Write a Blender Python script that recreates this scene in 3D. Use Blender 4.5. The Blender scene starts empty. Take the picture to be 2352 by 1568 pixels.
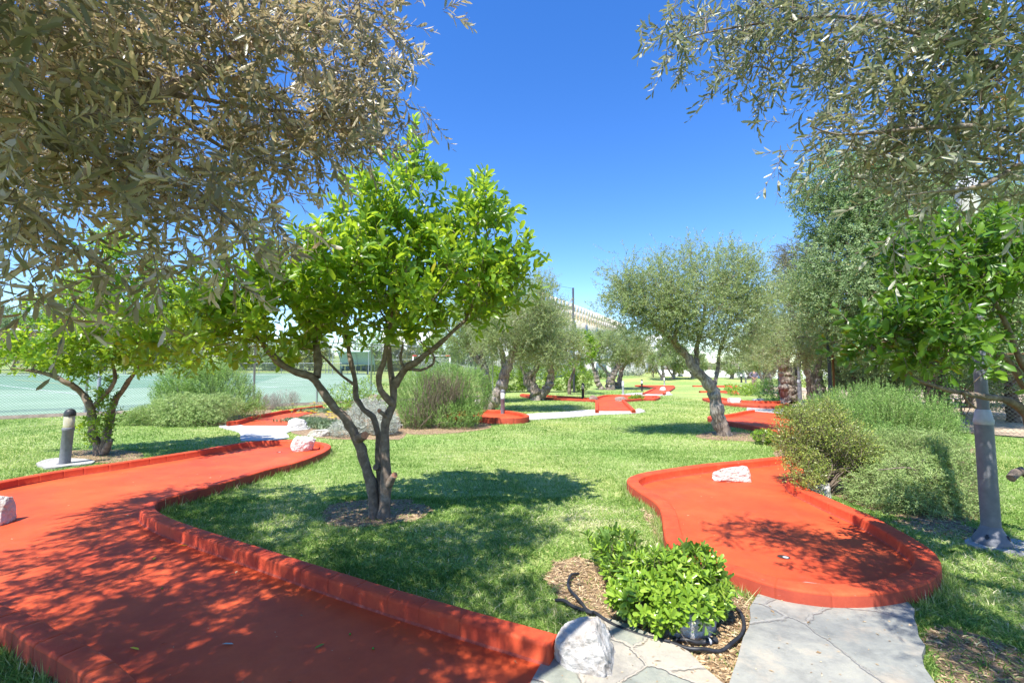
import bpy, bmesh, math
import numpy as np
from mathutils import Vector, noise

C = bpy.context.scene.collection
SC = bpy.context.scene
R = math.radians

# ------------------------------------------------------------------ camera
FOC, CX, CY, HOR, EYE = 1051.4, 1176.0, 784.0, 853.5, 1.5
PITCH = math.atan((HOR - CY) / FOC)
cam_data = bpy.data.cameras.new('camera')
cam = bpy.data.objects.new('camera', cam_data)
C.objects.link(cam)
cam.location = (0, 0, EYE)
cam.rotation_euler = (math.pi / 2 + PITCH, 0, 0)
cam_data.sensor_width = 36
cam_data.lens = 36 * FOC / 2352
cam_data.clip_start = 0.05
cam_data.clip_end = 2000
SC.camera = cam

# ------------------------------------------------------------------ sky, sun, exposure
SUN_EL, SUN_AZ = R(60), (-0.50, -0.866)          # horizontal direction towards the sun
world = bpy.data.worlds.new('World')
SC.world = world
world.use_nodes = True
wn = world.node_tree.nodes
wl = world.node_tree.links
bg = wn['Background']
sky = wn.new('ShaderNodeTexSky')
sky.sky_type = 'NISHITA'
sky.sun_disc = False
sky.sun_elevation = SUN_EL
sky.sun_rotation = math.atan2(SUN_AZ[0], SUN_AZ[1])
sky.altitude = 300
sky.air_density = 1.0
sky.dust_density = 0.1
sky.ozone_density = 2.5
hs = wn.new('ShaderNodeHueSaturation')              # a deeper blue, as in the clear dry air of the photograph
hs.inputs['Saturation'].default_value = 1.32
hs.inputs['Hue'].default_value = 0.512
hs.inputs['Value'].default_value = 1.0
wl.new(sky.outputs[0], hs.inputs['Color'])
wl.new(hs.outputs[0], bg.inputs['Color'])
bg.inputs['Strength'].default_value = 0.148
sun_data = bpy.data.lights.new('sun', 'SUN')
sun_data.energy = 4.8
sun_data.angle = R(0.53)
sun_data.color = (1.0, 0.955, 0.87)
sun = bpy.data.objects.new('sun', sun_data)
C.objects.link(sun)
sdir = Vector((SUN_AZ[0] * math.cos(SUN_EL), SUN_AZ[1] * math.cos(SUN_EL), math.sin(SUN_EL)))
sun.rotation_euler = sdir.to_track_quat('Z', 'Y').to_euler()
SC.view_settings.view_transform = 'Standard'
SC.view_settings.look = 'None'
SC.view_settings.gamma = 1
SC.view_settings.exposure = 1.05
SC.cycles.max_bounces = 8
SC.cycles.transparent_max_bounces = 8
SC.cycles.diffuse_bounces = 4
SC.cycles.caustics_reflective = False
SC.cycles.caustics_refractive = False

# ------------------------------------------------------------------ measuring: picture ray -> place in the world
def ray(u, v):
    a = (u - CX) / FOC
    b = (CY - v) / FOC
    return np.array([a, math.cos(PITCH) - math.sin(PITCH) * b, math.sin(PITCH) + math.cos(PITCH) * b])
def W(u, v, d):
    r = ray(u, v)
    return np.array([0, 0, EYE]) + r * (d / r[1])
def G(u, v, z=0.0):
    r = ray(u, v)
    return np.array([0, 0, EYE]) + r * ((z - EYE) / r[2])
def GX(pts, z=0.0):
    return [G(u, v, z)[:2] for u, v in pts]
def sm(a, b, x):
    t = np.clip((x - a) / (b - a), 0, 1)
    return t * t * (3 - 2 * t)
def fence_side(x, y):                           # > 0 on the court side of the near fence
    return (y - 14.5) * 7.6 - (x + 16.2) * 6.7
def terrain(x, y):
    x = np.asarray(x, float); y = np.asarray(y, float)
    s = sm(-2, 22, fence_side(x, y)) * (1 - sm(-9, 0, x + 0.02 * y))
    court = 0.036 * np.maximum(0, y - 13.5)
    far = 0.036 * np.maximum(0, np.minimum(y, 120) - 50) * sm(50, 62, y) + 0.28 * np.exp(-((x - 20) / 9.0) ** 2 - ((y - 62) / 9.0) ** 2)
    return court * s + far * (1 - s)
def tz(x, y):
    return float(terrain(x, y))

# ------------------------------------------------------------------ materials
def mat(name):
    m = bpy.data.materials.new(name)
    m.use_nodes = True
    return m, m.node_tree.nodes, m.node_tree.links, m.node_tree.nodes['Principled BSDF']
def noise_ramp(n, l, scale, stops, detail=6, rough=0.6, vec=None, dist=0.0):
    t = n.new('ShaderNodeTexNoise')
    t.inputs['Scale'].default_value = scale
    t.inputs['Detail'].default_value = detail
    t.inputs['Roughness'].default_value = rough
    t.inputs['Distortion'].default_value = dist
    if vec is None:
        g = n.new('ShaderNodeNewGeometry'); vec = g.outputs['Position']
    l.new(vec, t.inputs['Vector'])
    r = n.new('ShaderNodeValToRGB')
    el = r.color_ramp.elements
    while len(el) < len(stops): el.new(0.5)
    for e, (p, c) in zip(el, stops):
        e.position = p; e.color = (*c, 1)
    l.new(t.outputs['Fac'], r.inputs['Fac'])
    return t, r
def mixc(n, l, a, b, fac, mode='MIX'):
    m = n.new('ShaderNodeMix'); m.data_type = 'RGBA'; m.blend_type = mode
    for s, v in (('A', a), ('B', b)):
        k = [i for i in m.inputs if i.name == s and i.type == 'RGBA'][0]
        if isinstance(v, tuple): k.default_value = (*v, 1)
        else: l.new(v, k)
    if isinstance(fac, (int, float)): m.inputs[0].default_value = fac
    else: l.new(fac, m.inputs[0])
    return [o for o in m.outputs if o.type == 'RGBA'][0]
def bump(n, l, p, h, strength=0.4, dist=0.02):
    b = n.new('ShaderNodeBump')
    b.inputs['Strength'].default_value = strength
    b.inputs['Distance'].default_value = dist
    l.new(h, b.inputs['Height']); l.new(b.outputs[0], p.inputs['Normal'])
    return b
def mixed(name, scale, stops, rough=0.8, bs=0.4, bd=0.01, bscale=None, detail=6, spec=0.3, metallic=0.0):
    m, n, l, p = mat(name)
    t, r = noise_ramp(n, l, scale, stops, detail)
    l.new(r.outputs[0], p.inputs['Base Color'])
    p.inputs['Roughness'].default_value = rough
    p.inputs['Specular IOR Level'].default_value = spec
    p.inputs['Metallic'].default_value = metallic
    if bs:
        if bscale:
            t, _ = noise_ramp(n, l, bscale, stops, 8, 0.65)
        bump(n, l, p, t.outputs['Fac'], bs, bd)
    return m
def leaf_mat(name, stops, back=None, trans=0.35, tcol=None, rough=0.5, spec=0.35):
    """stops: ramp over the random value each leaf carries"""
    m, n, l, p = mat(name)
    a = n.new('ShaderNodeAttribute'); a.attribute_name = 'rnd'
    r = n.new('ShaderNodeValToRGB')
    el = r.color_ramp.elements
    while len(el) < len(stops): el.new(0.5)
    for e, (q, c) in zip(el, stops): e.position = q; e.color = (*c, 1)
    l.new(a.outputs['Fac'], r.inputs['Fac'])
    col = r.outputs[0]
    if back is not None:
        g = n.new('ShaderNodeNewGeometry')
        col = mixc(n, l, col, back, g.outputs['Backfacing'])
    l.new(col, p.inputs['Base Color'])
    p.inputs['Roughness'].default_value = rough
    p.inputs['Specular IOR Level'].default_value = spec
    t = n.new('ShaderNodeBsdfTranslucent')
    if tcol is None:
        l.new(mixc(n, l, r.outputs[0], (1.0, 1.15, 0.6), 0.6, 'MULTIPLY'), t.inputs['Color'])
    else:
        l.new(mixc(n, l, r.outputs[0], tcol, 0.75), t.inputs['Color'])
    ms = n.new('ShaderNodeMixShader')
    ms.inputs[0].default_value = trans
    l.new(p.outputs[0], ms.inputs[1]); l.new(t.outputs[0], ms.inputs[2])
    l.new(ms.outputs[0], n['Material Output'].inputs['Surface'])
    return m

M = {}
M['olive_leaf'] = leaf_mat('olive_leaf', [(0, (.06, .085, .045)), (.5, (.14, .16, .09)), (.78, (.26, .24, .16)), (.84, (.32, .19, .10)), (.965, (.36, .21, .11)), (.985, (.60, .30, .04))],  # rust stops: brown leaves, widened to paint in warm bounce off the red lane
                           back=(.66, .58, .45), trans=.40, tcol=(.70, .56, .32), rough=.36, spec=.5)
M['olive_leaf_green'] = leaf_mat('olive_leaf_green', [(0, (.06, .09, .045)), (.5, (.14, .18, .09)), (.92, (.27, .30, .18)), (.985, (.55, .30, .05))],
                           back=(.42, .42, .33), trans=.34, tcol=(.44, .44, .20), rough=.36, spec=.5)
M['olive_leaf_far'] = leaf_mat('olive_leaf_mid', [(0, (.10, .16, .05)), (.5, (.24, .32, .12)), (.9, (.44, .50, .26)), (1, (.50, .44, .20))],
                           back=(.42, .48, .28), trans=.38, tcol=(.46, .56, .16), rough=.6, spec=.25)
M['citrus_leaf'] = leaf_mat('citrus_leaf', [(0, (.025, .085, .012)), (.3, (.09, .21, .02)), (.6, (.16, .32, .025)), (.93, (.28, .43, .045)), (.98, (.60, .42, .03))],
                            back=(.20, .33, .07), trans=.50, tcol=(.55, .72, .04), rough=.33, spec=.5)
M['citrus_leaf_dark'] = leaf_mat('citrus_leaf_dark', [(0, (.03, .09, .012)), (.5, (.10, .22, .02)), (1, (.22, .36, .04))],
                            back=(.10, .2, .04), trans=.35, tcol=(.25, .45, .02), rough=.33, spec=.5)
M['pistachio_leaf'] = leaf_mat('pistachio_leaf', [(0, (.11, .19, .055)), (.5, (.24, .34, .15)), (.86, (.42, .50, .27)), (.91, (.55, .48, .18)), (.975, (.50, .20, .08))],
                            back=(.30, .40, .16), trans=.38, rough=.55, spec=.3)
M['pitt_leaf'] = leaf_mat('pittosporum_leaf', [(0, (.09, .20, .02)), (.6, (.27, .42, .04)), (1, (.46, .58, .10))],
                            back=(.18, .3, .07), trans=.3, rough=.28, spec=.5)
M['pitt_leaf_yellow'] = leaf_mat('pale_shrub_leaf', [(0, (.12, .24, .03)), (.6, (.27, .40, .05)), (1, (.45, .52, .10))], trans=.3, rough=.4)
M['myrtle_leaf'] = leaf_mat('myrtle_leaf', [(0, (.10, .16, .03)), (.45, (.25, .34, .06)), (.8, (.46, .50, .12)), (1, (.55, .38, .12))], trans=.3, rough=.35, spec=.5)
M['rosemary'] = leaf_mat('rosemary_needle', [(0, (.08, .16, .04)), (.5, (.24, .40, .10)), (.85, (.40, .55, .19)), (1, (.50, .58, .26))], trans=.3, rough=.8, spec=.1)
M['rosemary_grey'] = leaf_mat('rosemary_needle_grey', [(0, (.16, .25, .07)), (.5, (.34, .46, .16)), (1, (.54, .62, .30))], trans=.3, rough=.8, spec=.1)
M['rosemary_dry'] = leaf_mat('rosemary_needle_dry', [(0, (.14, .09, .05)), (.5, (.27, .19, .12)), (.75, (.36, .28, .19)), (1, (.22, .30, .11))], trans=.1, rough=.7)
M['silver_leaf'] = leaf_mat('silver_leaf', [(0, (.30, .33, .27)), (.5, (.50, .52, .45)), (1, (.70, .71, .65))], trans=.1, rough=.8)
M['lavender'] = leaf_mat('lavender_leaf', [(0, (.18, .17, .14)), (.5, (.32, .30, .26)), (1, (.46, .44, .42))], trans=.1, rough=.8)
M['hedge_leaf'] = leaf_mat('hedge_leaf', [(0, (.08, .16, .02)), (.6, (.25, .38, .05)), (1, (.46, .54, .09))], trans=.3)
M['conifer'] = leaf_mat('conifer_needle', [(0, (.09, .13, .03)), (.6, (.22, .26, .05)), (1, (.45, .40, .10))], trans=.2)
M['juniper'] = leaf_mat('juniper_needle', [(0, (.08, .09, .04)), (.6, (.19, .18, .09)), (1, (.30, .27, .14))], trans=.2)
M['rust_leaf'] = leaf_mat('rust_leaf', [(0, (.14, .08, .04)), (.6, (.33, .18, .08)), (1, (.5, .38, .08))], trans=.2)
M['gazania_leaf'] = leaf_mat('gazania_leaf', [(0, (.12, .19, .09)), (.6, (.24, .33, .18)), (1, (.38, .45, .30))], trans=.2)
M['petal'] = leaf_mat('yellow_petal', [(0, (.85, .62, .01)), (1, (.92, .80, .04))], trans=.2)
M['red_petal'] = leaf_mat('red_petal', [(0, (.75, .03, .01)), (1, (.85, .10, .02))], trans=.2)
M['blossom'] = leaf_mat('dry_blossom', [(0, (.34, .16, .06)), (1, (.60, .36, .18))], trans=.15, rough=.8)
M['twig_pale'] = mixed('twig_bark', 30, [(.35, (.13, .095, .07)), (.7, (.30, .24, .19))], .85, .3, .004)
M['citrus_bark'] = mixed('citrus_bark', 18, [(.3, (.10, .075, .058)), (.55, (.20, .155, .12)), (.75, (.33, .27, .22))], .85, .6, .006, 60)
M['fruit'] = mixed('green_fruit', 40, [(.4, (.10, .22, .02)), (.7, (.17, .32, .03))], .35, 0)
M['cutwood'] = mixed('cut_wood', 60, [(.4, (.38, .16, .10)), (.7, (.50, .27, .17))], .8, .3, .003)

def olive_bark():
    m, n, l, p = mat('olive_bark')
    g = n.new('ShaderNodeNewGeometry')
    mp = n.new('ShaderNodeMapping'); mp.inputs['Scale'].default_value = (1, 1, .28)
    l.new(g.outputs['Position'], mp.inputs['Vector'])
    t, r = noise_ramp(n, l, 14, [(.33, (.085, .068, .055)), (.48, (.25, .215, .18)), (.62, (.42, .385, .34)), (.75, (.50, .47, .43))], 8, .7, mp.outputs[0], 1.2)
    t2, r2 = noise_ramp(n, l, 2.2, [(.42, (.85, .76, .70)), (.6, (1, 1, 1))], 3)
    l.new(mixc(n, l, r.outputs[0], r2.outputs[0], 1, 'MULTIPLY'), p.inputs['Base Color'])
    p.inputs['Roughness'].default_value = .9
    bump(n, l, p, t.outputs['Fac'], .9, .03)
    return m
M['olive_bark'] = olive_bark()
M['dark_bark'] = mixed('dark_bark', 9, [(.35, (.05, .035, .028)), (.7, (.16, .12, .09))], .9, .8, .03, 30)

def red_paint():
    m, n, l, p = mat('red_paint')
    t, r = noise_ramp(n, l, 1.1, [(.3, (.50, .062, .022)), (.55, (.60, .090, .027)), (.75, (.66, .120, .036))], 6, .6)
    t2, r2 = noise_ramp(n, l, 5, [(.42, (1, 1, 1)), (.58, (.88, .84, .84)), (.72, (.70, .62, .62))], 10, .75)
    c = mixc(n, l, r.outputs[0], r2.outputs[0], .8, 'MULTIPLY')
    t4, r4 = noise_ramp(n, l, 2.6, [(.56, (0, 0, 0)), (.72, (1, 1, 1))], 10, .8, dist=.8)
    c = mixc(n, l, c, (.52, .13, .08), mixc(n, l, (0, 0, 0), (.30, .30, .30), r4.outputs[0]))
    l.new(c, p.inputs['Base Color'])
    p.inputs['Roughness'].default_value = .62
    p.inputs['Specular IOR Level'].default_value = .25
    t3, _ = noise_ramp(n, l, 75, [(0, (0, 0, 0)), (1, (1, 1, 1))], 5, .6)
    bump(n, l, p, t3.outputs['Fac'], .22, .003)
    return m
M['red'] = red_paint()
def red_curb(name='red_paint_curb', stops=((.3, (.40, .045, .020)), (.5, (.54, .070, .025)), (.7, (.62, .105, .036)))):
    m, n, l, p = mat(name)
    t, r = noise_ramp(n, l, 3.2, list(stops), 9, .72)
    g = n.new('ShaderNodeNewGeometry')
    s = n.new('ShaderNodeSeparateXYZ'); l.new(g.outputs['Position'], s.inputs[0])
    t2, r2 = noise_ramp(n, l, 22, [(.50, (0, 0, 0)), (.60, (1, 1, 1))], 8, .7)
    # bare concrete shows where the paint stops, low on the outer faces
    mr = n.new('ShaderNodeMapRange'); mr.inputs[1].default_value = .045; mr.inputs[2].default_value = -.005
    l.new(s.outputs[2], mr.inputs[0])
    mu = n.new('ShaderNodeMath'); mu.operation = 'MULTIPLY'
    l.new(mr.outputs[0], mu.inputs[0]); l.new(r2.outputs[0], mu.inputs[1])
    c = mixc(n, l, r.outputs[0], (.28, .22, .17), mu.outputs[0])
    t5, r5 = noise_ramp(n, l, 13, [(.61, (0, 0, 0)), (.68, (1, 1, 1))], 10, .82)
    c = mixc(n, l, c, (.50, .27, .21), mixc(n, l, (0, 0, 0), (.6, .6, .6), r5.outputs[0]))
    l.new(c, p.inputs['Base Color'])
    p.inputs['Roughness'].default_value = .7
    p.inputs['Specular IOR Level'].default_value = .25
    t3, _ = noise_ramp(n, l, 60, [(0, (0, 0, 0)), (1, (1, 1, 1))], 6, .6)
    bump(n, l, p, t3.outputs['Fac'], .35, .005)
    return m
M['red_curb'] = red_curb()
M['red_joint'] = mixed('dusty_red_joint', 25, [(.35, (.36, .06, .035)), (.6, (.48, .10, .06)), (.78, (.50, .20, .15))], .9, .4, .004, 90)
M['red_side'] = red_curb('darker_red_paint', ((.3, (.27, .045, .028)), (.55, (.37, .062, .032)), (.75, (.45, .085, .04))))

def flagstone(name, scale, cols, mortar, seed, edge_w=.03):
    m, n, l, p = mat(name)
    g = n.new('ShaderNodeNewGeometry')
    mp = n.new('ShaderNodeMapping'); mp.inputs['Location'].default_value = (seed, seed * 1.7, 0)
    nt = n.new('ShaderNodeTexNoise'); nt.inputs['Scale'].default_value = 3.0; nt.inputs['Detail'].default_value = 8; nt.inputs['Roughness'].default_value = .62
    l.new(g.outputs['Position'], mp.inputs['Vector']); l.new(mp.outputs[0], nt.inputs['Vector'])
    vm = n.new('ShaderNodeVectorMath'); vm.operation = 'MULTIPLY_ADD'
    l.new(nt.outputs['Color'], vm.inputs[0]); vm.inputs[1].default_value = (.20, .20, .0); l.new(mp.outputs[0], vm.inputs[2])
    fl = n.new('ShaderNodeVectorMath'); fl.operation = 'MULTIPLY'; fl.inputs[1].default_value = (1, 1, 0)
    l.new(vm.outputs[0], fl.inputs[0])
    v1 = n.new('ShaderNodeTexVoronoi'); v1.feature = 'DISTANCE_TO_EDGE'; v1.inputs['Scale'].default_value = scale
    v2 = n.new('ShaderNodeTexVoronoi'); v2.inputs['Scale'].default_value = scale
    l.new(fl.outputs[0], v1.inputs['Vector']); l.new(fl.outputs[0], v2.inputs['Vector'])
    edge = n.new('ShaderNodeValToRGB')
    edge.color_ramp.elements[0].position = edge_w * .3; edge.color_ramp.elements[0].color = (1, 1, 1, 1)
    edge.color_ramp.elements[1].position = edge_w; edge.color_ramp.elements[1].color = (0, 0, 0, 1)
    l.new(v1.outputs['Distance'], edge.inputs[0])
    sp = n.new('ShaderNodeSeparateColor'); l.new(v2.outputs['Color'], sp.inputs[0])
    r = n.new('ShaderNodeValToRGB'); el = r.color_ramp.elements
    while len(el) < len(cols): el.new(.5)
    for i, e in enumerate(el): e.position = i / max(1, len(cols) - 1); e.color = (*cols[i], 1)
    l.new(sp.outputs[0], r.inputs[0])
    t, rr = noise_ramp(n, l, 7, [(.3, (.55, .56, .58)), (.5, (.9, .9, .9)), (.66, (1.1, 1.08, 1.02))], 12, .78)
    c = mixc(n, l, r.outputs[0], rr.outputs[0], .9, 'MULTIPLY')
    ts, rs = noise_ramp(n, l, 3.1, [(.52, (0, 0, 0)), (.66, (1, 1, 1))], 7, .7)
    c = mixc(n, l, c, (.46, .39, .30), mixc(n, l, (0, 0, 0), (.6, .6, .6), rs.outputs[0]))
    tw, rw = noise_ramp(n, l, 1.3, [(.38, (.72, .72, .74)), (.55, (1.05, 1.03, 1.0))], 9, .72, dist=.8)
    c = mixc(n, l, c, rw.outputs[0], .8, 'MULTIPLY')
    c = mixc(n, l, c, mortar, edge.outputs[0])
    l.new(c, p.inputs['Base Color'])
    p.inputs['Roughness'].default_value = .75
    p.inputs['Specular IOR Level'].default_value = .3
    ad = n.new('ShaderNodeMath'); ad.operation = 'MULTIPLY_ADD'
    l.new(t.outputs['Fac'], ad.inputs[0]); ad.inputs[1].default_value = .8
    inv = n.new('ShaderNodeMath'); inv.operation = 'SUBTRACT'; inv.inputs[0].default_value = 1
    l.new(edge.outputs[0], inv.inputs[1]); l.new(inv.outputs[0], ad.inputs[2])
    bump(n, l, p, ad.outputs[0], .8, .018)
    return m
M['flag_a'] = flagstone('flagstone', 2.6, [(.29, .31, .26), (.34, .35, .30), (.42, .40, .34), (.38, .31, .24), (.31, .33, .28)], (.43, .38, .31), 3.1, .034)
M['flag_b'] = flagstone('flagstone_slab', 1.05, [(.29, .30, .275), (.35, .345, .31), (.33, .31, .27)], (.30, .29, .265), 8.3, .008)
M['concrete'] = mixed('pale_concrete', 3.5, [(.3, (.36, .35, .33)), (.6, (.48, .47, .45)), (.8, (.56, .55, .53))], .85, .35, .006, 40)
M['slab'] = mixed('concrete_slab', 8, [(.3, (.30, .29, .27)), (.7, (.44, .42, .39))], .9, .4, .006, 50)
M['kerb'] = mixed('weathered_concrete', 5, [(.3, (.16, .13, .10)), (.7, (.30, .25, .20))], .9, .5, .01, 30)

def rock_mat(name, a, b, c, red=0.0):
    m, n, l, p = mat(name)
    t, r = noise_ramp(n, l, 11, [(.30, a), (.48, b), (.66, c)], 10, .72)
    v = n.new('ShaderNodeTexVoronoi'); v.inputs['Scale'].default_value = 26
    g = n.new('ShaderNodeNewGeometry'); l.new(g.outputs['Position'], v.inputs['Vector'])
    t2, r2 = noise_ramp(n, l, 3.5, [(.5, (0, 0, 0)), (.65, (1, 1, 1))], 5)
    cc = mixc(n, l, r.outputs[0], (.42, .33, .24), mixc(n, l, (0, 0, 0), (.35, .35, .35), r2.outputs[0]))
    if red:
        s = n.new('ShaderNodeSeparateXYZ'); l.new(g.outputs['Position'], s.inputs[0])
        t3, _ = noise_ramp(n, l, 30, [(0, (0, 0, 0)), (1, (1, 1, 1))], 4)
        ma = n.new('ShaderNodeMath'); ma.operation = 'MULTIPLY_ADD'
        l.new(t3.outputs['Fac'], ma.inputs[0]); ma.inputs[1].default_value = -.08; l.new(s.outputs[2], ma.inputs[2])
        mr = n.new('ShaderNodeMapRange'); mr.inputs[1].default_value = red; mr.inputs[2].default_value = red - .03
        l.new(ma.outputs[0], mr.inputs[0])
        cc = mixc(n, l, cc, (.50, .07, .03), mr.outputs[0])
    l.new(cc, p.inputs['Base Color'])
    p.inputs['Roughness'].default_value = .9
    ad = n.new('ShaderNodeMath'); ad.operation = 'MULTIPLY_ADD'
    l.new(v.outputs['Distance'], ad.inputs[0]); ad.inputs[1].default_value = -.4; l.new(t.outputs['Fac'], ad.inputs[2])
    bump(n, l, p, ad.outputs[0], 1.0, .045)
    return m
M['rock'] = rock_mat('limestone', (.30, .26, .22), (.56, .53, .49), (.70, .68, .65))
M['rock_paint'] = rock_mat('limestone_paint_splashed', (.42, .33, .29), (.62, .58, .54), (.74, .72, .69), .012)
M['rock_dark'] = rock_mat('reddish_rock', (.12, .08, .07), (.27, .19, .16), (.40, .31, .27))

def soil():
    m, n, l, p = mat('dry_soil')
    t, r = noise_ramp(n, l, 16, [(.3, (.15, .095, .055)), (.5, (.30, .21, .13)), (.68, (.46, .34, .22))], 12, .75)
    v = n.new('ShaderNodeTexVoronoi'); v.inputs['Scale'].default_value = 42
    g = n.new('ShaderNodeNewGeometry'); l.new(g.outputs['Position'], v.inputs['Vector'])
    sp = n.new('ShaderNodeSeparateColor'); l.new(v.outputs['Color'], sp.inputs[0])
    r2 = n.new('ShaderNodeValToRGB')
    r2.color_ramp.elements[0].color = (.55, .52, .5, 1); r2.color_ramp.elements[1].color = (1.25, 1.2, 1.1, 1)
    l.new(sp.outputs[0], r2.inputs[0])
    l.new(mixc(n, l, r.outputs[0], r2.outputs[0], .8, 'MULTIPLY'), p.inputs['Base Color'])
    p.inputs['Roughness'].default_value = .95
    bump(n, l, p, t.outputs['Fac'], .9, .03)
    return m
M['soil'] = soil()
def ground():
    m, n, l, p = mat('lawn_ground')
    t, r = noise_ramp(n, l, 9, [(.30, (.12, .17, .035)), (.5, (.24, .32, .08)), (.62, (.38, .42, .16)), (.74, (.52, .48, .28))], 12, .72)
    t2, r2 = noise_ramp(n, l, .22, [(.36, (.75, .95, .7)), (.5, (1, 1, 1)), (.62, (1.35, 1.18, 1.2))], 5, .6)
    c = mixc(n, l, r.outputs[0], r2.outputs[0], 1, 'MULTIPLY')
    l.new(c, p.inputs['Base Color'])
    p.inputs['Roughness'].default_value = .95
    bump(n, l, p, t.outputs['Fac'], .8, .05)
    return m
M['ground'] = ground()
M['dry_ground'] = mixed('dry_ground', 3, [(.3, (.34, .25, .17)), (.6, (.52, .41, .29)), (.8, (.60, .50, .37))], .95, .6, .03, 20)
M['grass'] = leaf_mat('grass_blade', [(0, (.10, .20, .03)), (.42, (.27, .42, .09)), (.68, (.42, .53, .17)), (.84, (.60, .60, .32)), (1, (.74, .66, .45))], trans=.35, rough=.5, spec=.3)
M['straw'] = leaf_mat('straw', [(0, (.22, .13, .06)), (.5, (.48, .34, .19)), (1, (.68, .54, .34))], trans=.1, rough=.8)
M['court'] = mixed('court_surface', .35, [(.35, (.20, .30, .205)), (.65, (.245, .345, .245))], .85, .2, .003, 80)
M['court_in'] = mixed('court_surface_inner', .35, [(.35, (.13, .235, .155)), (.65, (.16, .27, .18))], .85, .2, .003, 80)
M['line_white'] = mixed('line_white', 5, [(.3, (.62, .66, .63)), (.7, (.75, .78, .75))], .8, 0)
M['line_yellow'] = mixed('line_yellow', 5, [(.3, (.50, .50, .18)), (.7, (.60, .58, .25))], .8, 0)
M['steel'] = mixed('galvanised_steel', 20, [(.3, (.30, .33, .36)), (.7, (.44, .47, .50))], .5, .1, .002, metallic=.5)
M['wire'] = mixed('wire', 20, [(.3, (.08, .10, .095)), (.7, (.14, .165, .16))], .5, 0, metallic=.3)
M['wire_teal'] = mixed('net_cord', 20, [(.3, (.10, .24, .28)), (.7, (.16, .32, .36))], .7, 0)
M['lamp_grey'] = mixed('grey_lamp_paint', 12, [(.3, (.13, .135, .155)), (.6, (.185, .19, .21)), (.8, (.26, .26, .28))], .5, .25, .003, 60)
M['lamp_dark'] = mixed('dark_lamp_paint', 12, [(.3, (.022, .024, .028)), (.7, (.05, .052, .058))], .45, .2, .003, 60)
M['lamp_light'] = mixed('pale_lamp_paint', 15, [(.3, (.33, .34, .37)), (.7, (.48, .49, .52))], .6, .3, .003, 60)
M['frost'] = mixed('frosted_plastic', 6, [(.3, (.60, .58, .48)), (.7, (.74, .73, .66))], .3, 0, spec=.5)
M['amber'] = mixed('yellowed_plastic', 6, [(.3, (.33, .30, .19)), (.7, (.48, .45, .32))], .2, 0, spec=.6)
M['hose'] = mixed('black_rubber', 30, [(.3, (.012, .013, .016)), (.7, (.04, .042, .048))], .42, .2, .002)
M['white_wall'] = mixed('white_plaster', 1.5, [(.3, (.70, .70, .70)), (.7, (.80, .80, .79))], .9, .1, .01)
M['cream_wall'] = mixed('cream_plaster', 1.2, [(.3, (.62, .54, .43)), (.7, (.72, .64, .52))], .9, .1, .01)
M['window'] = mixed('window_glass', 2, [(.3, (.10, .15, .22)), (.7, (.18, .24, .32))], .15, 0, spec=.6)
M['wood'] = mixed('brown_wood', 6, [(.3, (.10, .055, .03)), (.7, (.20, .12, .07))], .8, .2, .01)
M['tarp'] = mixed('green_canvas', 1.5, [(.3, (.34, .47, .40)), (.7, (.42, .55, .48))], .8, .15, .01)
M['seat_green'] = mixed('dark_green_plastic', 4, [(.3, (.02, .06, .05)), (.7, (.04, .09, .08))], .4, 0)
M['gloss_white'] = mixed('white_paint', 8, [(.3, (.70, .70, .70)), (.7, (.80, .80, .80))], .5, 0)
M['gloss_red'] = mixed('signal_red_paint', 8, [(.3, (.62, .05, .03)), (.7, (.72, .08, .05))], .5, 0)
M['dark'] = mixed('dark_parts_hole_shade', 20, [(.3, (.02, .014, .012)), (.7, (.04, .03, .025))], .9, 0)  # painted shade of the golf holes; also shoes, belt and eyes
M['cup_rim'] = mixed('cup_rim', 40, [(.3, (.36, .36, .36)), (.7, (.55, .55, .54))], .6, 0)
M['skin'] = mixed('skin', 20, [(.3, (.42, .24, .17)), (.7, (.52, .32, .23))], .5, 0)
M['shirt'] = mixed('checked_shirt', 40, [(.42, (.10, .09, .13)), (.58, (.20, .17, .23))], .9, 0)
M['trousers'] = mixed('trousers', 20, [(.3, (.22, .15, .13)), (.7, (.30, .21, .18))], .9, 0)
M['hair'] = mixed('hair', 40, [(.3, (.02, .018, .016)), (.7, (.06, .05, .045))], .6, 0)
M['hill'] = mixed('far_hill', .02, [(.3, (.20, .22, .16)), (.6, (.34, .31, .24)), (.8, (.46, .42, .36))], .95, 0)
M['ivy'] = leaf_mat('ivy_leaf', [(0, (.03, .08, .015)), (1, (.09, .18, .03))], trans=.2)

# ------------------------------------------------------------------ object helpers
def link(o, parent=None):
    C.objects.link(o)
    if parent is not None: o.parent = parent
    return o
def tag(o, label=None, cat=None, group=None, kind=None):
    if label: o['label'] = label
    if cat: o['category'] = cat
    if group: o['group'] = group
    if kind: o['kind'] = kind
    return o
def thing(name, label, cat, group=None, loc=(0, 0, 0)):
    o = bpy.data.objects.new(name, None)
    o.empty_display_size = .1
    o.location = loc
    link(o)
    return tag(o, label, cat, group)
def child_fix(o, parent):
    """world-space geometry under an Empty that stands at its base"""
    if parent is not None and parent.type == 'EMPTY':
        o.matrix_parent_inverse.identity()
        o.location = (-parent.location[0], -parent.location[1], -parent.location[2])
def copy_tree(o, parent=None):
    c = o.copy(); C.objects.link(c)
    if parent is not None: c.parent = parent
    for ch in list(o.children): copy_tree(ch, c)
    return c

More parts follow.
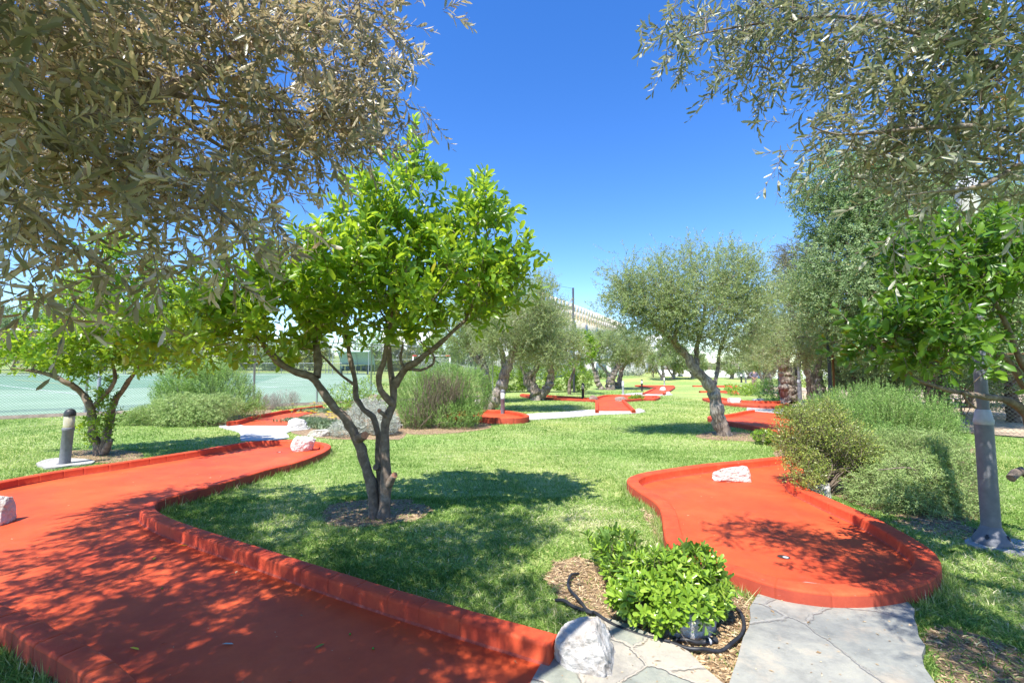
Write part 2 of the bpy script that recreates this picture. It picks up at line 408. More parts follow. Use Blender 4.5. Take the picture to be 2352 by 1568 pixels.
class Soup:
    """numpy mesh collector: vertices, triangles, quads and one random value per face"""
    def __init__(s):
        s.v, s.t, s.q, s.rt, s.rq, s.n = [], [], [], [], [], 0
    def add(s, v, t=None, q=None, rt=None, rq=None):
        v = np.asarray(v, np.float32).reshape(-1, 3)
        if t is not None and len(t):
            t = np.asarray(t, np.int64).reshape(-1, 3); s.t.append(t + s.n)
            s.rt.append(np.zeros(len(t), np.float32) if rt is None else np.asarray(rt, np.float32).reshape(-1))
        if q is not None and len(q):
            q = np.asarray(q, np.int64).reshape(-1, 4); s.q.append(q + s.n)
            s.rq.append(np.zeros(len(q), np.float32) if rq is None else np.asarray(rq, np.float32).reshape(-1))
        s.v.append(v); s.n += len(v)
    def build(s, name, m, parent=None, smooth=False):
        v = np.concatenate(s.v) if s.v else np.zeros((0, 3), np.float32)
        t = np.concatenate(s.t) if s.t else np.zeros((0, 3), np.int64)
        q = np.concatenate(s.q) if s.q else np.zeros((0, 4), np.int64)
        me = bpy.data.meshes.new(name)
        me.vertices.add(len(v)); me.vertices.foreach_set('co', v.ravel())
        nl = t.size + q.size; nf = len(t) + len(q)
        me.loops.add(nl)
        me.loops.foreach_set('vertex_index', np.concatenate([t.ravel(), q.ravel()]).astype(np.int32))
        me.polygons.add(nf)
        tot = np.concatenate([np.full(len(t), 3), np.full(len(q), 4)]).astype(np.int32)
        me.polygons.foreach_set('loop_start', (np.cumsum(tot) - tot).astype(np.int32))
        me.polygons.foreach_set('loop_total', tot)
        if smooth: me.polygons.foreach_set('use_smooth', np.ones(nf, bool))
        me.update(calc_edges=True)
        at = me.attributes.new('rnd', 'FLOAT', 'FACE')
        at.data.foreach_set('value', np.concatenate(s.rt + s.rq).astype(np.float32) if nf else np.zeros(0, np.float32))
        me.materials.append(M[m] if isinstance(m, str) else m)
        o = bpy.data.objects.new(name, me)
        link(o, parent); child_fix(o, parent)
        return o

def unit(a):
    a = np.asarray(a, float)
    return a / np.maximum(np.linalg.norm(a, axis=-1, keepdims=True), 1e-9)
def perp(d):
    r = np.where(np.abs(d[..., 2:3]) > .9, np.array([1., 0, 0]), np.array([0, 0, 1.]))
    return unit(np.cross(d, r))

def box(s, lo, hi):
    x0, y0, z0 = lo; x1, y1, z1 = hi
    v = [(x0, y0, z0), (x1, y0, z0), (x1, y1, z0), (x0, y1, z0), (x0, y0, z1), (x1, y0, z1), (x1, y1, z1), (x0, y1, z1)]
    s.add(v, q=[(0, 3, 2, 1), (4, 5, 6, 7), (0, 1, 5, 4), (1, 2, 6, 5), (2, 3, 7, 6), (3, 0, 4, 7)])
def obox(s, p, ax, ay, az):
    """box from a corner along three edge vectors"""
    p, ax, ay, az = map(lambda a: np.asarray(a, float), (p, ax, ay, az))
    v = [p, p + ax, p + ax + ay, p + ay, p + az, p + ax + az, p + ax + ay + az, p + ay + az]
    s.add(v, q=[(0, 3, 2, 1), (4, 5, 6, 7), (0, 1, 5, 4), (1, 2, 6, 5), (2, 3, 7, 6), (3, 0, 4, 7)])
def lathe(s, prof, c=(0, 0, 0), n=28, lean=(0, 0)):
    c = np.asarray(c, float)
    a = np.linspace(0, 2 * math.pi, n, endpoint=False)
    vs = []
    for r, z in prof:
        vs.append(np.stack([c[0] + r * np.cos(a) + lean[0] * z, c[1] + r * np.sin(a) + lean[1] * z, np.full(n, c[2] + z)], 1))
    q = []
    for i in range(len(prof) - 1):
        for j in range(n):
            k = (j + 1) % n
            q.append((i * n + j, i * n + k, (i + 1) * n + k, (i + 1) * n + j))
    s.add(np.concatenate(vs), q=q)
def tube(s, pts, rad, n=8, rough=0.0, rng=None, cap=True):
    pts = np.asarray(pts, float); k = len(pts)
    rad = np.full(k, rad, float) if np.isscalar(rad) else np.asarray(rad, float)
    d = np.zeros_like(pts); d[1:-1] = pts[2:] - pts[:-2]; d[0] = pts[1] - pts[0]; d[-1] = pts[-1] - pts[-2]
    d = unit(d)
    u = perp(d[:1])[0]; a = np.linspace(0, 2 * math.pi, n, endpoint=False)
    vs = []
    for i in range(k):
        u = u - d[i] * np.dot(u, d[i]); u = unit(u); w = np.cross(d[i], u)
        r = np.full(n, rad[i])
        if rough: r = r * (1 + rough * (rng.random(n) - .5))
        vs.append(pts[i] + r[:, None] * (np.cos(a)[:, None] * u + np.sin(a)[:, None] * w))
    q = [(i * n + j, i * n + (j + 1) % n, (i + 1) * n + (j + 1) % n, (i + 1) * n + j) for i in range(k - 1) for j in range(n)]
    s.add(np.concatenate(vs), q=q)
    if cap:
        s.add(np.concatenate([vs[-1], pts[-1:]]), t=[(j, (j + 1) % n, n) for j in range(n)])
def spline(pts, step=.1, closed=False):
    """Catmull-Rom through the points, resampled to an even step"""
    P = np.asarray(pts, float)
    if closed: P = np.concatenate([P[-1:], P, P[:2]])
    else: P = np.concatenate([2 * P[:1] - P[1:2], P, 2 * P[-1:] - P[-2:-1]])
    out = []
    for i in range(1, len(P) - 2):
        t = np.linspace(0, 1, 12, endpoint=False)[:, None]
        a, b, c, d = P[i - 1], P[i], P[i + 1], P[i + 2]
        out.append(.5 * ((2 * b) + (-a + c) * t + (2 * a - 5 * b + 4 * c - d) * t ** 2 + (-a + 3 * b - 3 * c + d) * t ** 3))
    out = np.concatenate(out + [P[-2:-1]])
    L = np.concatenate([[0], np.cumsum(np.linalg.norm(np.diff(out, axis=0), axis=1))])
    n = max(2, int(L[-1] / step) + 1)
    s = np.linspace(0, L[-1], n)
    return np.stack([np.interp(s, L, out[:, k]) for k in range(out.shape[1])], 1)
def in_poly(x, y, poly):
    poly = np.asarray(poly, float); c = np.zeros(len(x), bool)
    x0, y0 = poly[-1]
    for x1, y1 in poly:
        k = ((y1 > y) != (y0 > y))
        if y1 != y0: c ^= k & (x < (x0 - x1) * (y - y1) / (y0 - y1) + x1)
        x0, y0 = x1, y1
    return c
def sheet(name, poly, z, m, parent=None, thick=0.0):
    """flat polygon at height z (or following the terrain), with side skirts if thick"""
    bm = bmesh.new()
    top = [bm.verts.new((p[0], p[1], z + tz(p[0], p[1]))) for p in poly]
    f = bm.faces.new(top)
    if f.normal.z < 0 or (f.normal_update() or f.normal.z < 0): f.normal_flip()
    if thick:
        bot = [bm.verts.new((p[0], p[1], z - thick + tz(p[0], p[1]))) for p in poly]
        for i in range(len(top)):
            j = (i + 1) % len(top)
            bm.faces.new((top[i], bot[i], bot[j], top[j]))
    bmesh.ops.triangulate(bm, faces=[f])
    me = bpy.data.meshes.new(name); bm.to_mesh(me); bm.free()
    me.materials.append(M[m])
    o = bpy.data.objects.new(name, me); link(o, parent); child_fix(o, parent)
    return o
def wobble(poly, amp, step, seed):
    p = spline(poly, step, closed=True)[:-1]
    r = np.random.default_rng(seed)
    return p + r.normal(0, amp, p.shape)
NZ = np.random.default_rng(7).uniform(-1, 1, (4, 10, 3))
def nz(x, y, sc, k=0):
    s = 0
    for i in range(10):
        a, b, c = NZ[k % 4][i]
        s = s + np.sin((a * 3 * x + b * 3 * y) * sc * (1 + i * .25) + c * 9 + k)
    return s / 10

# ------------------------------------------------------------------ leaves
def leaves(s, pos, d, nrm, L, Wd, rnd, full=True, fold=.25, droop=.15, wide=.5):
    """one leaf per row: base point, direction, face normal, length, width"""
    n = len(pos)
    if n == 0: return
    d = unit(d); nrm = unit(nrm - d * np.sum(nrm * d, 1, keepdims=True)); sd = np.cross(d, nrm)
    L = np.broadcast_to(L, (n,))[:, None]; Wd = np.broadcast_to(Wd, (n,))[:, None] * .5
    if full:
        a, b = wide * .55, wide + .28
        wa, wb = .82, .86
        mid = lambda t: pos + d * L * t - nrm * L * droop * t * t
        m1, m2 = mid(a), mid(b)
        l1, r1 = m1 - sd * Wd * wa + nrm * Wd * fold, m1 + sd * Wd * wa + nrm * Wd * fold
        l2, r2 = m2 - sd * Wd * wb + nrm * Wd * fold, m2 + sd * Wd * wb + nrm * Wd * fold
        v = np.stack([pos, l1, m1, r1, l2, m2, r2, mid(1.0)], 1).reshape(-1, 3)
        k = np.arange(n)[:, None] * 8
        t = np.concatenate([k + np.array([[0, 2, 1]]), k + np.array([[0, 3, 2]]), k + np.array([[4, 5, 7]]), k + np.array([[5, 6, 7]])])
        q = np.concatenate([k + np.array([[1, 2, 5, 4]]), k + np.array([[2, 3, 6, 5]])])
        s.add(v, t, q, np.tile(rnd, 4), np.tile(rnd, 2))
    else:
        m = pos + d * L * wide
        v = np.stack([pos, m + sd * Wd, pos + d * L - nrm * L * droop, m - sd * Wd], 1).reshape(-1, 3)
        q = np.arange(n)[:, None] * 4 + np.array([[0, 1, 2, 3]])
        s.add(v, q=q, rq=rnd)

def shoots(ls, ts, base, d, L, k, lw, rng, full=True, spread=55, pairs=False, stem=.0025, bend=.15, jit=.25, start=.15, tone=None, droop=.15, fold=.25, wide=.5):
    """shoots with leaves along them. lw=(length,width) of a leaf, k leaves per shoot; tone biases the colour per shoot"""
    n = len(base)
    if n == 0: return
    d = unit(d); L = np.broadcast_to(L, (n,)).astype(float)
    u = perp(d); ph = rng.uniform(0, 6.28, n)[:, None]
    w = np.cross(d, u); u, w = u * np.cos(ph) + w * np.sin(ph), -u * np.sin(ph) + w * np.cos(ph)
    gr = np.array([0, 0, -1.0]) * bend
    if ts is not None and stem:
        tt = np.array([0, .5, 1.0]); vs = []
        for i, t in enumerate(tt):
            c = base + d * (L * t)[:, None] + gr * (L * t * t)[:, None]
            r = stem * (1 - .7 * t)
            for a in (0, 2.094, 4.189):
                vs.append(c + r * (u * math.cos(a) + w * math.sin(a)))
        v = np.stack(vs, 1).reshape(-1, 3)
        kk = np.arange(n)[:, None] * 9
        q = np.concatenate([kk + np.array([[i * 3 + j, i * 3 + (j + 1) % 3, i * 3 + 3 + (j + 1) % 3, i * 3 + 3 + j]]) for i in range(2) for j in range(3)])
        ts.add(v, q=q)
    j = np.arange(k)
    t = start + (1 - start) * (j // 2 * 2 + .5 * (j % 2) if pairs else j) / max(1, k - 1)
    t = np.minimum(t, 1.0)
    ang = (j // 2) * (math.pi / 2) + (j % 2) * math.pi if pairs else j * 2.39996
    T = np.broadcast_to(t, (n, k)); A = ang[None, :] + rng.normal(0, .25, (n, k))
    pos = base[:, None] + d[:, None] * (L[:, None] * T)[..., None] + gr * (L[:, None] * T * T)[..., None]
    rad = u[:, None] * np.cos(A)[..., None] + w[:, None] * np.sin(A)[..., None]
    sp = np.radians(spread * (1.08 - .45 * T) + rng.normal(0, 9, (n, k)))[..., None]
    ld = d[:, None] * np.cos(sp) + rad * np.sin(sp) + rng.normal(0, jit * .4, (n, k, 3)) + np.array([0, 0, -bend * .6])
    ld = unit(ld)
    nr = d[:, None] + rng.normal(0, jit, (n, k, 3))
    sz = rng.uniform(.5, 1.2, (n, k)) * (1 - .25 * (T > .93))
    base_tone = rng.random(n) if tone is None else tone
    rnd = np.clip(.45 * base_tone[:, None] + .55 * rng.random((n, k)), 0, 1)
    leaves(ls, pos.reshape(-1, 3), ld.reshape(-1, 3), nr.reshape(-1, 3), (lw[0] * sz).ravel(), (lw[1] * sz).ravel(), rnd.ravel(), full, fold, droop, wide)

def blob_points(blobs, n, rng, shell=.45, holes=0.0, gap=-.32):
    """points in ellipsoids, (centre, radii); shell > 0 moves them outward, holes leaves gaps"""
    vol = np.array([r[0] * r[1] * r[2] for c, r in blobs]) ** .75
    vol /= vol.sum()
    out, outd = [], []
    for (c, r), w in zip(blobs, vol):
        m = int(n * w) + 1
        p = unit(rng.normal(0, 1, (m, 3))); q = rng.random(m) ** (1 / 3.0 * (1 - shell) + .02)
        x = np.asarray(c) + p * np.asarray(r) * q[:, None]
        out.append(x); outd.append(p)
    x, dd = np.concatenate(out), np.concatenate(outd)
    if holes:
        f = nz(x[:, 0] + x[:, 2] * .7, x[:, 1] - x[:, 2], 1.6 / holes, 1)
        keep = f > gap
        x, dd = x[keep], dd[keep]
    return x, dd
def cblobs(L):
    """blobs given by where they show: (u, v, distance, half-width, half-height in picture units, half-depth in m)"""
    return [(W(u, v, d), (a * d / FOC, e, b * d / FOC)) for u, v, d, a, b, e in L]

# ------------------------------------------------------------------ branching
def grow(limbs, tips, rng, rtip=.004, power=2.3, step=.14, sag=0.0, max_r=.03):
    """limbs: [(points, radii)] laid by hand; tips join the nearest wood so that it branches; returns chains of (points, radii, is_limb)"""
    pos, par, lr = [], [], []
    chains = []
    for pts, rad in limbs:
        p = spline(pts, min(step, .07))
        rr = np.interp(np.linspace(0, 1, len(p)), np.linspace(0, 1, len(rad)), rad)
        jit = rng.normal(0, 1, p.shape) * (rr[:, None] * .08); jit[0] = 0
        p = p + jit
        for a, b in zip(p, rr): pos.append(a); par.append(-1); lr.append(b)
        chains.append((p, rr, True))
    nodes = list(pos); P = np.array(nodes); nr = np.array(lr)
    nlimb = len(nodes)
    order = np.argsort([np.min(np.linalg.norm(P - t, axis=1)) for t in tips])
    parent = [-1] * nlimb
    arr = np.zeros((nlimb + len(tips) * 40, 3)); arr[:nlimb] = P; cnt = nlimb
    cost = np.zeros(len(arr)); cost[:nlimb] = np.maximum(0, .05 - nr) * 3
    tipnode = []
    for ti in order:
        t = tips[ti]
        dd = np.linalg.norm(arr[:cnt] - t, axis=1) + cost[:cnt] * .4
        # wood below the tip is preferred: branches rise
        dd = dd + .35 * np.maximum(0, arr[:cnt, 2] - t[2])
        k = int(np.argmin(dd)); a = arr[k].copy()
        L = np.linalg.norm(t - a); m = max(1, min(30, int(L / step)))
        c0 = a + (t - a) * .5 + np.array([0, 0, .12 * L - sag * L]) + rng.normal(0, .07 * L, 3)
        prev = k
        for i in range(1, m + 1):
            s = i / m
            q = (1 - s) ** 2 * a + 2 * s * (1 - s) * c0 + s * s * t
            if i < m: q = q + rng.normal(0, .012, 3)
            if cnt >= len(arr): break
            arr[cnt] = q; parent.append(prev); cost[cnt] = cost[prev] + L / m; prev = cnt; cnt += 1
        tipnode.append(prev)
    acc = np.zeros(cnt); kids = np.zeros(cnt, int)
    for i in range(nlimb, cnt): kids[parent[i]] += 1
    rad = np.zeros(cnt)
    for i in range(cnt - 1, nlimb - 1, -1):
        if acc[i] == 0: acc[i] = rtip ** power
        rad[i] = min(acc[i] ** (1 / power), max_r)
        acc[parent[i]] += acc[i]
    # chains: from each node follow the thickest child
    child = {}
    for i in range(nlimb, cnt): child.setdefault(parent[i], []).append(i)
    starts = [(p, c) for p in list(child) if p < nlimb for c in child[p]]
    while starts:
        p, c = starts.pop()
        seq = [p, c]
        while c in child:
            ks = sorted(child[c], key=lambda i: -rad[i])
            for o in ks[1:]: starts.append((c, o))
            c = ks[0]; seq.append(c)
        pts = arr[seq]; rr = rad[seq].copy()
        rr[0] = rr[1] * 1.15
        chains.append((pts, rr, False))
    return chains
def wood(chains, parent, bark, twig_bark, rng, n=12, rough=.16, trunk_min=0.0):
    a, b = Soup(), Soup()
    for p, r, limb in chains:
        if limb:
            tube(a, p, r * (1 + .10 * np.sin(np.arange(len(r)) * 1.3 + rng.random() * 6)), n, rough, rng)
        else:
            tube(b, p, r, 5 if r[0] < .012 else 7, .1, rng)
    t = a.build('trunk', bark, parent, True)
    if b.n: b.build('branches', twig_bark, parent, True)
    return t
def tree(name, label, cat, base, limbs, blobs, rng, nt, kind, group=None, sag=0., leafmat=None, holes=1.0, shell=.45, up=.35, bark='citrus_bark',
         fruit=0, blossom=0, density=1.0, extra=None, n=12, rtip=.003):
    """kind: dict of shoot settings"""
    root = thing(name, label, cat, group, tuple(float(x) for x in base))
    tips, outd = blob_points(blobs, nt, rng, shell, holes, kind.get('gap', -.32))
    ch = grow(limbs, tips, rng, rtip=rtip, sag=sag)
    ls, ts = Soup(), Soup()
    K = kind
    ns = K['per_tip']
    idx = np.repeat(np.arange(len(tips)), ns)
    b = tips[idx] + rng.normal(0, K.get('scatter', .05), (len(idx), 3))
    d = unit(outd[idx] * K.get('out', 1.0) + rng.normal(0, K.get('rand', .7), (len(idx), 3)) + np.array([0, 0, up]))
    tone = np.clip(rng.random(len(tips))[idx] * .6 + .4 * rng.random(len(idx)), 0, 1)
    shoots(ls, ts, b, d, rng.uniform(.6, 1.2, len(idx)) * K['len'], K['k'], K['leaf'], rng, K.get('full', True), K.get('spread', 50), K.get('pairs', False),
           K.get('stem', .002), K.get('bend', .15), K.get('jit', .3), K.get('start', .12), tone, K.get('droop', .15), K.get('fold', .25), K.get('wide', .5))
    wood(ch, root, bark, K.get('twig', 'twig_pale'), rng, n)
    if ts.n: ts.build('twigs', K.get('twig', 'twig_pale'), root)
    ls.build('crown', leafmat or K['mat'], root)
    if fruit:
        fs = Soup(); sel = rng.integers(0, len(b), fruit)
        for i in sel:
            c = b[i] + d[i] * K['len'] * rng.uniform(.3, .9) + np.array([0, 0, -.012]); r = K.get('fr', .006) * rng.uniform(.8, 1.2)
            lathe(fs, [(0, -r * 1.35), (r * .75, -r * .9), (r, 0), (r * .75, r * .9), (0, r * 1.3)], c, 7)
        tag(fs.build('fruit', 'fruit', root, True), kind='stuff')
    if blossom:
        bs = Soup(); sel = rng.integers(0, len(b), blossom)
        p = np.repeat(b[sel] + d[sel] * K['len'] * rng.uniform(.3, .8, (blossom, 1)), 22, 0)
        p = p + rng.normal(0, .016, p.shape)
        leaves(bs, p, rng.normal(0, 1, p.shape), rng.normal(0, 1, p.shape), .011, .008, rng.random(len(p)), False)
        tag(bs.build('dry_blossom', 'blossom', root), kind='stuff')
    return root
OLIVE = dict(per_tip=8, len=.22, k=13, leaf=(.072, .0185), spread=48, pairs=True, bend=.28, mat='olive_leaf', full=True, stem=.0022, rand=.8, scatter=.09, fold=.3, droop=.12, start=.08)
CITRUS = dict(per_tip=4, len=.24, k=8, leaf=(.125, .052), spread=52, pairs=False, bend=.05, mat='citrus_leaf', full=True, stem=.003, rand=.65, scatter=.06, fold=.32, droop=.25, start=.1, fr=.017)
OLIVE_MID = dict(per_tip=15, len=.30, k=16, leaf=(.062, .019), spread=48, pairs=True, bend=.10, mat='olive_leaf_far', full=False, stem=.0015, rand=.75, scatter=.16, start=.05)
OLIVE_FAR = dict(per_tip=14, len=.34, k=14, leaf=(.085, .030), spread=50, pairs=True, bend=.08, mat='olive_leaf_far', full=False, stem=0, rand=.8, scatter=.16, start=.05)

# ------------------------------------------------------------------ shrubs
def shrub(name, label, cat, base, blobs, rng, n, kind, group=None, stems=10, leafmat=None, shell=.55, up=.8, bark='twig_pale', part='foliage', holes=0.0, extra_parts=()):
    root = thing(name, label, cat, group, tuple(float(x) for x in base))
    K = kind
    p, od = blob_points(blobs, n, rng, shell, holes)
    p = p[p[:, 2] > base[2] + .02]; od = unit(p - np.mean([b[0] for b in blobs], axis=0))
    d = unit(od * K.get('out', .6) + rng.normal(0, K.get('rand', .35), p.shape) + np.array([0, 0, up]))
    ls, ts = Soup(), Soup()
    L = rng.uniform(.6, 1.25, len(p)) * K['len']
    b = p - d * L[:, None] * .6
    b[:, 2] = np.maximum(b[:, 2], base[2] + .01)
    tone = np.clip(.5 + .5 * nz(p[:, 0] + p[:, 2], p[:, 1] - p[:, 2], 1.6, 2) + rng.normal(0, .2, len(p)), 0, 1)
    shoots(ls, ts, b, d, L, K['k'], K['leaf'], rng, K.get('full', False), K.get('spread', 45), False, K.get('stem', .002), K.get('bend', .05), K.get('jit', .25), K.get('start', .1), tone,
           K.get('droop', .1), K.get('fold', .25), K.get('wide', .5))
    if stems:
        ws = Soup()
        sel = rng.permutation(len(p))[:stems]
        for i in sel:
            a = np.array([base[0], base[1], base[2] - .02]) + rng.normal(0, .05, 3) * np.array([1, 1, 0])
            c = b[i]; m = (a + c) / 2 + rng.normal(0, .06, 3) + np.array([0, 0, .05])
            q = spline([a, m, c], .1); tube(ws, q, np.linspace(.014, .004, len(q)), 5, .1, rng)
        ws.build('stems', bark, root, True)
    if ts.n: ts.build('twigs', K.get('twig', 'twig_pale'), root)
    ls.build(part, leafmat or K['mat'], root)
    return root
ROSEMARY = dict(len=.26, k=34, leaf=(.028, .008), spread=48, mat='rosemary', stem=.0012, rand=.3, out=.45, start=.02)
PITT = dict(len=.12, k=10, leaf=(.060, .0215), spread=58, mat='pitt_leaf', stem=.0025, rand=.4, out=.8, full=True, start=.45, wide=.62, fold=.2, droop=.2)
SMALL = dict(len=.22, k=14, leaf=(.024, .011), spread=55, mat='myrtle_leaf', stem=.002, rand=.6, out=.7, start=.05)
FARSHRUB = dict(len=.35, k=12, leaf=(.075, .038), spread=55, mat='hedge_leaf', stem=0, rand=.6, out=.7, start=.05)

# ------------------------------------------------------------------ rocks
def rock(name, label, c, size, seed, m='rock', rot=0.0, cat='rock', group=None, rough=.22, sub=5, cut=-.35):
    bm = bmesh.new()
    bmesh.ops.create_icosphere(bm, subdivisions=sub, radius=1)
    o3 = Vector((seed * 3.1, seed * 1.7, seed * 5.3))
    rr = np.random.default_rng(seed * 17 + 3)
    planes = [(Vector(unit(rr.normal(0, 1, 3) * [1, 1, .8] + [0, 0, .15])), rr.uniform(.50, .86)) for _ in range(15)]
    for v in bm.verts:
        p = v.co.copy()
        f = noise.fractal(p * .9 + o3, 1, 2, 3) * .26 + noise.fractal(p * 3.2 + o3, .9, 2, 5) * rough * .38
        cell = noise.voronoi(p * 2.2 + o3)[0]
        f += (cell[1] - cell[0]) * .14 - .04
        cell = noise.voronoi(p * 5.5 + o3)[0]
        f += (cell[0] - .25) * rough * .42
        q = p * (1 + f * .75)
        for pn, pd in planes:                     # fracture faces
            e = q.dot(pn) - pd
            if e > 0: q = q - pn * e * .93
        q = q * (1.16 + noise.fractal(q * 4.5 + o3, .9, 2.1, 5) * .05 - abs(noise.fractal(q * 2.2 - o3, .9, 2.1, 4)) * .11)
        # boxy: rocks are blocky rather than round
        q = Vector([math.copysign(abs(a) ** .82, a) for a in q])
        v.co = Vector((q.x * size[0], q.y * size[1], max(q.z, cut) * size[2]))
    bmesh.ops.rotate(bm, verts=bm.verts, cent=(0, 0, 0), matrix=__import__('mathutils').Matrix.Rotation(rot, 3, 'Z'))
    me = bpy.data.meshes.new(name); bm.to_mesh(me); bm.free()
    for p in me.polygons: p.use_smooth = True
    me.materials.append(M[m])
    o = bpy.data.objects.new(name, me); link(o)
    o.location = (c[0], c[1], c[2] - cut * size[2] - .01)
    return tag(o, label, cat, group)
def rock_at(label, u0, u1, vtop, vbase, seed, m='rock', z=0.0, depth=.8, rot=0.0, group=None, **k):
    """a rock that spans u0..u1 and stands on height z at picture row vbase"""
    b = G((u0 + u1) / 2, vbase, z + tz(*G((u0 + u1) / 2, vbase, z)[:2]))
    d = b[1]; hw = (u1 - u0) / 2 * d / FOC; h = (vbase - vtop) * d / FOC
    hw *= .93; hy = hw * depth
    return rock('rock', label, (b[0], b[1] + hy * .8, b[2]), (hw, hy, h / 1.45), seed, m, rot, group=group, **k)

# ------------------------------------------------------------------ outlines measured on the ground
ZT, ZF = .13, .03
A_out = np.array(GX([(1282, 1453), (886, 1343), (591, 1252), (440, 1205), (385, 1184), (360, 1169), (357, 1158), (378, 1145), (444, 1127), (513, 1108), (615, 1077), (684, 1060),
                     (732, 1043), (755, 1031), (760, 1023), (745, 1016), (700, 1010.5), (640, 1009.5), (564, 1014), (444, 1034), (273, 1060), (137, 1079), (0, 1103)], ZT)
                 + [np.array(p) for p in [(-6.5, 5.1), (-6.25, 4.4), (-5.5, 3.85), (-4.5, 3.35), (-3.6, 2.90)]] + GX([(0, 1432), (54, 1467), (140, 1515), (209, 1568)], ZT)
                 + [np.array(p) for p in [(-1.1, 1.62), (-.45, 1.27)]])
B_out = np.array(GX([(1860, 1040), (1800, 1046), (1700, 1056), (1600, 1066), (1500, 1080), (1456, 1090), (1440, 1100), (1446, 1112), (1470, 1129), (1498, 1147), (1513, 1163), (1520, 1184),
                     (1524, 1215), (1533, 1245), (1575, 1275), (1650, 1303), (1698, 1318), (1751, 1335), (1800, 1348), (1850, 1356), (1913, 1362), (2003, 1361), (2080, 1350), (2130, 1335),
                     (2158, 1312), (2162, 1290), (2145, 1265), (2100, 1235), (2050, 1207), (2003, 1183), (1931, 1153), (1860, 1122), (1838, 1108), (1850, 1095), (1900, 1084)], ZT))
FENCE0, FENCE1 = np.array([-16.2, 14.5]), np.array([-8.6, 21.2])

# ------------------------------------------------------------------ ground
def terrain_sheet():
    xs = np.unique(np.concatenate([np.linspace(-60, 60, 81), np.linspace(-22, 26, 97), [-1500, -600, -250, -120, 120, 250, 600, 1500]]))
    ys = np.unique(np.concatenate([np.linspace(-10, 90, 101), np.linspace(10, 26, 33), [-300, -60, 110, 140, 200, 400, 900, 1500]]))
    X, Y = np.meshgrid(xs, ys)
    Z = terrain(X, Y)
    s = Soup(); nx, ny = len(xs), len(ys)
    i = np.arange(nx - 1)[None, :] + np.arange(ny - 1)[:, None] * nx
    q = np.stack([i, i + 1, i + 1 + nx, i + nx], -1).reshape(-1, 4)
    s.add(np.stack([X, Y, Z], -1).reshape(-1, 3), q=q)
    return tag(s.build('ground', 'ground', None, True), kind='structure')
terrain_sheet()

def over(name, poly, m, z=.004, kind='structure', parent=None, res=None):
    """a sheet that follows the terrain: grid cells clipped by the outline"""
    o = sheet(name, poly, z, m, parent)
    if kind: tag(o, kind=kind)
    return o

# soil beds
SOILS = {}
def bed(key, poly, seed, m='soil', amp=.025, step=.12):
    p = wobble(poly, amp, step, seed)
    SOILS[key] = p
    return over('soil_bed', p, m, .006 + .001 * (seed % 4))
bed('tree', GX([(735, 1185), (760, 1160), (830, 1150), (930, 1148), (985, 1165), (970, 1190), (900, 1203), (820, 1212), (760, 1208)]), 1)
bed('shrub', GX([(1270, 1290), (1345, 1285), (1400, 1320), (1530, 1350), (1640, 1310), (1700, 1335), (1765, 1355), (1755, 1400), (1720, 1430), (1695, 1520), (1690, 1640), (1560, 1640), (1500, 1480), (1370, 1425), (1310, 1400), (1262, 1340)]), 2, step=.08)
bed('curbside', GX([(1470, 1150), (1500, 1160), (1515, 1215), (1530, 1260), (1515, 1262), (1496, 1215), (1480, 1180)]), 3, amp=.015, step=.08)
bed('small_tree', GX([(165, 1035), (300, 1035), (330, 1045), (300, 1062), (190, 1062), (150, 1050)]), 4)
bed('bush', GX([(905, 985), (960, 975), (1100, 970), (1130, 982), (1060, 993), (960, 998)]), 5, step=.3)
bed('flowers', GX([(660, 982), (690, 955), (790, 935), (940, 945), (930, 1000), (860, 1010), (760, 1008), (690, 1000)]), 6, step=.3)
bed('right_bush', GX([(1790, 1060), (1790, 1030), (1900, 1000), (2200, 1010), (2260, 1120), (2240, 1195), (2100, 1195), (1990, 1165), (1900, 1130), (1850, 1105)]), 7, step=.25)
bed('lamp', GX([(2050, 1195), (2150, 1200), (2240, 1215), (2230, 1240), (2130, 1225)]), 8)
bed('olive', GX([(1600, 1003), (1640, 990), (1760, 1000), (1800, 1015), (1700, 1012), (1640, 1010)]), 9, step=.3)
bed('corner', GX([(2140, 1440), (2300, 1480), (2450, 1600), (2200, 1640), (2150, 1560)]), 10)
bed('left_bush', GX([(290, 955), (400, 972), (560, 975), (620, 950), (600, 925), (330, 925)]), 11, step=.5)

# paths
PATHS = []
def path(poly, m, seed, thick=.06, z=.035, amp=.012, step=.12, z0=.02):
    poly = wobble(poly, amp, step, seed)
    PATHS.append(poly)
    return tag(sheet('path', poly, z, m, thick=thick), kind='structure')
path(GX([(1300, 1490), (1346, 1432), (1360, 1412), (1449, 1435), (1510, 1459), (1580, 1493), (1607, 1517), (1660, 1568), (1760, 1700), (1100, 1750), (1205, 1575), (1250, 1512)], .035), 'flag_a', 1)
path(GX([(1752, 1347), (1717, 1432), (1671, 1568), (1640, 1700), (2200, 1700), (2139, 1568), (2107, 1454), (2089, 1386), (2057, 1362), (1900, 1340)], .045), 'flag_b', 2, z=.045, thick=.08)
path(GX([(505, 977), (550, 995), (553, 1013), (600, 1013), (662, 1008), (660, 993), (720, 984), (662, 974)]), 'concrete', 3, z=.02, amp=.008, step=.4)
path(GX([(1205, 952), (1300, 946), (1365, 941), (1465, 942), (1480, 946), (1459, 950), (1380, 953), (1295, 960), (1205, 964)]), 'concrete', 4, z=.02, amp=.01, step=.5)
path(GX([(1728, 933), (1812, 932), (1850, 936), (1830, 950), (1770, 951), (1718, 945)]), 'concrete', 5, z=.02, amp=.01, step=.5)
path(GX([(1436, 905), (1475, 902), (1530, 904), (1545, 907), (1500, 909), (1455, 912)]), 'concrete', 6, z=.02, amp=.01, step=.7)

